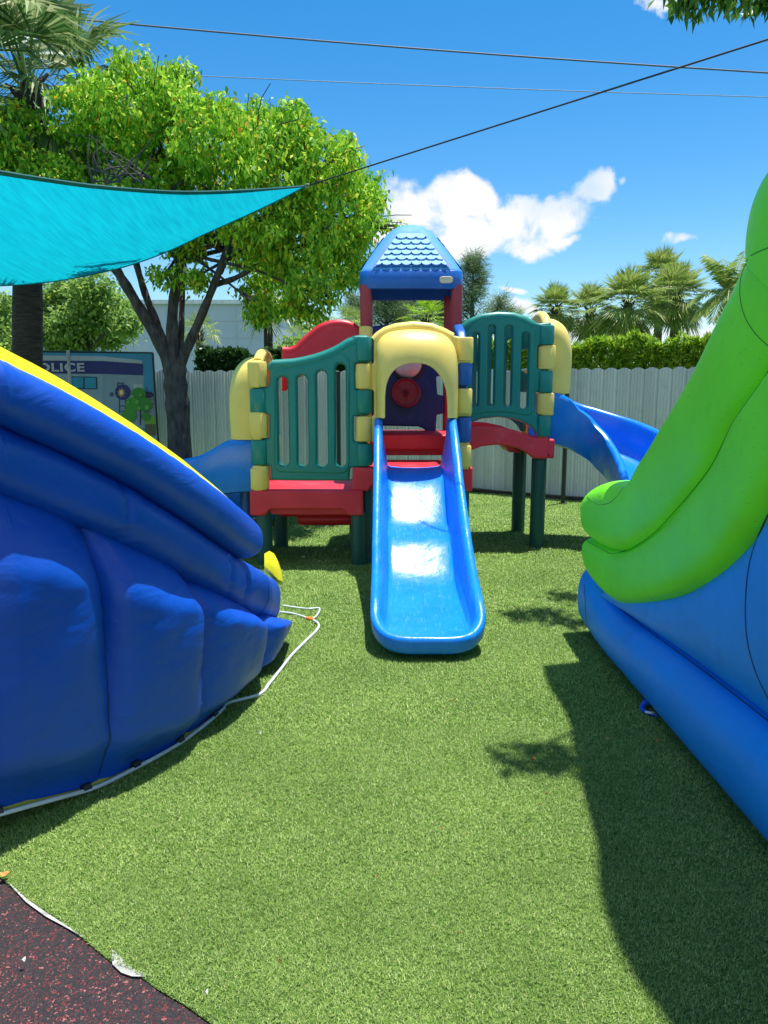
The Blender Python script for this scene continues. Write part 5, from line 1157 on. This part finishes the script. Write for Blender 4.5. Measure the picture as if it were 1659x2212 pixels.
# ------------------------------------------------------------------ shade sails
def sail_mat():
    m = bpy.data.materials.new('turquoise sail cloth'); m.use_nodes = True; t = m.node_tree; n = t.nodes; l = t.links; b = n['Principled BSDF']; b.inputs['Roughness'].default_value = .7
    c = n.new('ShaderNodeTexCoord'); a = n.new('ShaderNodeTexNoise'); mp = n.new('ShaderNodeMapping'); mp.inputs['Scale'].default_value = (9, 1.2, 1.2); mp.inputs['Rotation'].default_value = (0, 0, .5); l.new(c.outputs['Object'], mp.inputs[0]); l.new(mp.outputs[0], a.inputs['Vector']); a.inputs['Scale'].default_value = 3; a.inputs['Detail'].default_value = 6
    r = n.new('ShaderNodeValToRGB'); l.new(a.outputs[0], r.inputs[0]); r.color_ramp.elements[0].position = .35; r.color_ramp.elements[1].position = .65
    r.color_ramp.elements[0].color = (.002, .33, .44, 1); r.color_ramp.elements[1].color = (.003, .39, .50, 1)
    w2 = n.new('ShaderNodeTexNoise'); w2.inputs['Scale'].default_value = 3; w2.inputs['Detail'].default_value = 8; mp2 = n.new('ShaderNodeMapping'); mp2.inputs['Scale'].default_value = (26, .8, .8); mp2.inputs['Rotation'].default_value = (0, 0, .75); l.new(c.outputs['Object'], mp2.inputs[0]); l.new(mp2.outputs[0], w2.inputs['Vector'])
    x2 = n.new('ShaderNodeMix'); x2.data_type = 'RGBA'; x2.blend_type = 'MULTIPLY'; x2.inputs[0].default_value = 1; r3 = n.new('ShaderNodeValToRGB'); r3.color_ramp.elements[0].position = .38; r3.color_ramp.elements[0].color = (.8, .86, .88, 1); r3.color_ramp.elements[1].position = .6; l.new(w2.outputs[0], r3.inputs[0]); l.new(r.outputs[0], x2.inputs[6]); l.new(r3.outputs[0], x2.inputs[7])
    l.new(x2.outputs[2], b.inputs['Base Color']); tr = n.new('ShaderNodeBsdfTranslucent'); l.new(x2.outputs[2], tr.inputs[0]); ms = n.new('ShaderNodeMixShader'); ms.inputs[0].default_value = .62
    l.new(b.outputs[0], ms.inputs[1]); l.new(tr.outputs[0], ms.inputs[2]); l.new(ms.outputs[0], n['Material Output'].inputs[0])
    return m
M['sail'] = sail_mat(); M['sailhem'] = mat('teal sail hem', (.005, .14, .17), .7)
def sail():
    t = thing('shade_sail', P(658, 402, 7.0), 'turquoise triangular shade sail stretched in from the left edge', 'shade sail')
    nearE = catmull([P(660, 402, 7.0), P(560, 409, 6.7), P(440, 414, 6.45), P(340, 412, 6.2), P(200, 400, 5.9), P(80, 383, 5.7), P(0, 370, 5.6), P(-250, 330, 5.2), P(-500, 280, 4.9)], 60)
    farE = catmull([P(660, 402, 7.0), P(600, 433, 7.1), P(530, 466, 7.25), P(450, 502, 7.4), P(350, 548, 7.6), P(250, 581, 7.8), P(120, 607, 8.0), P(0, 617, 8.1), P(-250, 625, 8.4)], 60)
    mb = MB(); rows = []
    for a, b in zip(nearE, farE): rows.append([a.lerp(b, k / 16) + Vector((0, 0, -.05 * math.sin(math.pi * k / 16) * min(1, (a - b).length))) for k in range(17)])
    mb.rings(rows, close=False); mb.build('cloth', M['sail'], t, 180)
    h = MB(); rr = []
    for i, a in enumerate(nearE):
        d = (farE[i] - a); d = d.normalized() if d.length > .02 else Vector((-.3, .9, -.2)).normalized(); w_ = min(.055, .012 + i * .004)
        q = a + Vector((0, 0, -.006)); rr.append([a + Vector((0, 0, .008)), a + Vector((0, -.004, 0)), q + d * w_, q + d * w_ + Vector((0, 0, .014))])
    h.rings(rr); rr = []
    for i, a in enumerate(farE):
        d = (nearE[i] - a); d = d.normalized() if d.length > .02 else Vector((-.3, -.9, .2)).normalized(); w_ = .012
        rr.append([a + Vector((0, 0, .008)), a + Vector((0, 0, -.008)), a + d * w_ + Vector((0, 0, -.01)), a + d * w_ + Vector((0, 0, .01))])
    h.rings(rr); h.build('hem', M['sailhem'], t, 50)
    ring = MB(); c = P(664, 401, 7.0); ring.tube([c + Vector((.02 * math.cos(a), 0, .014 * math.sin(a))) for a in [k * math.pi / 8 for k in range(17)]], .004, 6); ring.build('corner_ring', mat('steel ring', (.35, .35, .36), .3), t)
sail()
def sail2():     # second sail overhead on the right: outside the frame, it throws the long shadow on the turf
    z = 4.0; sh = Vector((SUNV.x / SUNV.z, SUNV.y / SUNV.z)) * z
    e = [G(1170, 1440), G(1185, 1485), G(1222, 1545), G(1238, 1610), G(1262, 1730), G(1287, 1830), G(1292, 1920), G(1325, 2030), G(1385, 2140), G(1440, 2212)]
    line = [Vector((q.x + sh.x, q.y + sh.y, z)) for q in e] + [Vector((1.45, .9, z)), Vector((1.8, -.6, z))]
    line = catmull(line, 40); q_ = G(1330, 1424); far = catmull([Vector((q_.x + sh.x, q_.y + sh.y, z)), Vector((2.4, 4.5, z)), Vector((4.6, 4.9, z)), Vector((4.6, 2.5, z)), Vector((4.6, -1, z))], 40)
    t = thing('shade_sail', line[0], 'second shade sail above the right inflatable, out of the picture but for its shadow', 'shade sail')
    mb = MB(); mb.rings([line, [a.lerp(b, .5) - Vector((0, 0, .1)) for a, b in zip(line, far)], far], close=False); mb.build('cloth', island_mat('dense tan sail cloth', [(0, (.42, .40, .34)), (1, (.44, .42, .36))], .8, .42), t, 180)
sail2()
# ------------------------------------------------------------------ cables
def cable(name, a, b, sag, r, label, m='black', grp=None):
    mb = MB(); a, b = Vector(a), Vector(b); mb.tube([a.lerp(b, i / 40) - Vector((0, 0, sag * math.sin(math.pi * i / 40))) for i in range(41)], r, 6)
    o = mb.build(name, M[m], None, 180); tag(o, label, 'cable', grp); return o
cable('sail_cable', P(668, 400, 7.0), P(1700, 72, 4.7), .0, .006, 'black tension cable rising from the sail corner to the upper right')
M['wire'] = mat('grey wire', (.10, .11, .16), .6)
cable('overhead_wire', P(60, 32, 14), P(1800, 166, 14), .06, .014, 'upper dark utility wire crossing the sky', 'wire')
M['wire2'] = mat('pale wire', (.22, .3, .42), .6)
cable('overhead_wire', P(340, 160, 16), P(1800, 214, 16), .03, .008, 'lower thin pale utility wire crossing the sky', 'wire2')
# ------------------------------------------------------------------ overhanging tree on the right (its trunk stands outside the frame)
def overhang():
    base = Vector((6.2, 5.6, 0)); t = thing('overhanging_tree', base, 'tree whose drooping leafy branch tips hang into the upper right corner', 'tree')
    tb = MB(); f = Vector((5.6, 5.5, 3.9)); branch(tb, base, f, .2, .13, .03, 10, 12); bl = []
    tips = [P(1560, -25, 6.5), P(1640, -30, 6.4), P(1500, -22, 6.6), P(1700, -40, 6.3)]
    for q in tips: bl.append((tuple(q), (.22, .3, .10)))
    def cast(px, py, z, r, rz=.12): g = G(px, py); s = SUNV / SUNV.z * z; bl.append(((g.x + s.x, g.y + s.y, z), (r, r * .8, rz)))
    cast(1165, 1325, 5.2, .22); cast(1215, 1290, 5.2, .16); cast(1120, 1335, 5.2, .10); cast(1235, 1350, 5.2, .12); cast(1170, 1640, 5.0, .13); cast(1105, 1645, 5.0, .06); cast(1235, 1650, 5.0, .12)
    for c, r in bl: branch(tb, f, c, .05, .008, .06, 9, 6)
    tb.build('trunk', M['bark'], t, 60)
    v = clustered_leaves(bl, 150, 11, .11, .045, .05, droop=-1.6, shell=.1)
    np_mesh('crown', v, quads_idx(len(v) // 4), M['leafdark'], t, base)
overhang()
# ------------------------------------------------------------------ litter
def litter(px, py, s, m, label, name='fallen_leaf', cat='leaf', group=None):
    g = G(px, py, .022); a = random.uniform(0, 6.28); mb = MB(); n = 9; pts = []
    for k in range(n):
        th = 2 * math.pi * k / n; r = s * (.6 + .4 * random.random()) * (1 if k % 2 else .7); pts.append(g + Vector((r * math.cos(th + a), r * .6 * math.sin(th + a), .006 * math.sin(2 * th) + .004)))
    mb.add([g + Vector((0, 0, .004))] + pts, [(0, 1 + k, 1 + (k + 1) % n) for k in range(n)]); mb.add([p - Vector((0, 0, .0015)) for p in mb.v[:n + 1]], [(0, 1 + (k + 1) % n, 1 + k) for k in range(n)])
    o = mb.build(name, M[m], None, 0); tag(o, label, cat, group)
litter(8, 1888, .03, 'dryleaf', 'curled orange dry leaf at the corner of the rubber surface')
litter(562, 1584, .009, 'petal', 'tiny pale flake on the turf right of the navy inflatable')
litter(655, 1203, .025, 'petal', 'white petal beside the yellow landing pad', 'petal', 'petal'); litter(725, 1188, .02, 'petal', 'white petal in the shade behind the near deck leg', 'petal', 'petal')
for px, py in [(672, 1178), (742, 1176), (690, 1212)]: litter(px, py, .014, 'petal', 'small white petal in the shadow under the low red deck', 'petal', 'petal', 'petals under the deck')
litter(1120, 1340, .012, 'dryleaf', 'small red leaf in the leaf shadow right of the front slide'); litter(1153, 1640, .014, 'dryleaf', 'small brown leaf in the lower patch of leaf shade')
litter(445, 2145, .008, 'petal', 'pale flake at the lower end of the rubber edge'); litter(50, 2075, .01, 'petal', 'tiny pale chip on the dark rubber surface'); litter(1418, 1600, .01, 'dryleaf', 'brown flake on the turf in the shade by the blue bolster')
for i in range(9):
    litter(random.uniform(560, 1400), random.uniform(1480, 2150), random.uniform(.005, .009), 'dryleaf', 'tiny dry fleck scattered on the open turf', 'leaf_fleck', 'leaf', 'dry flecks on the open turf')
print('objects', len(bpy.data.objects))
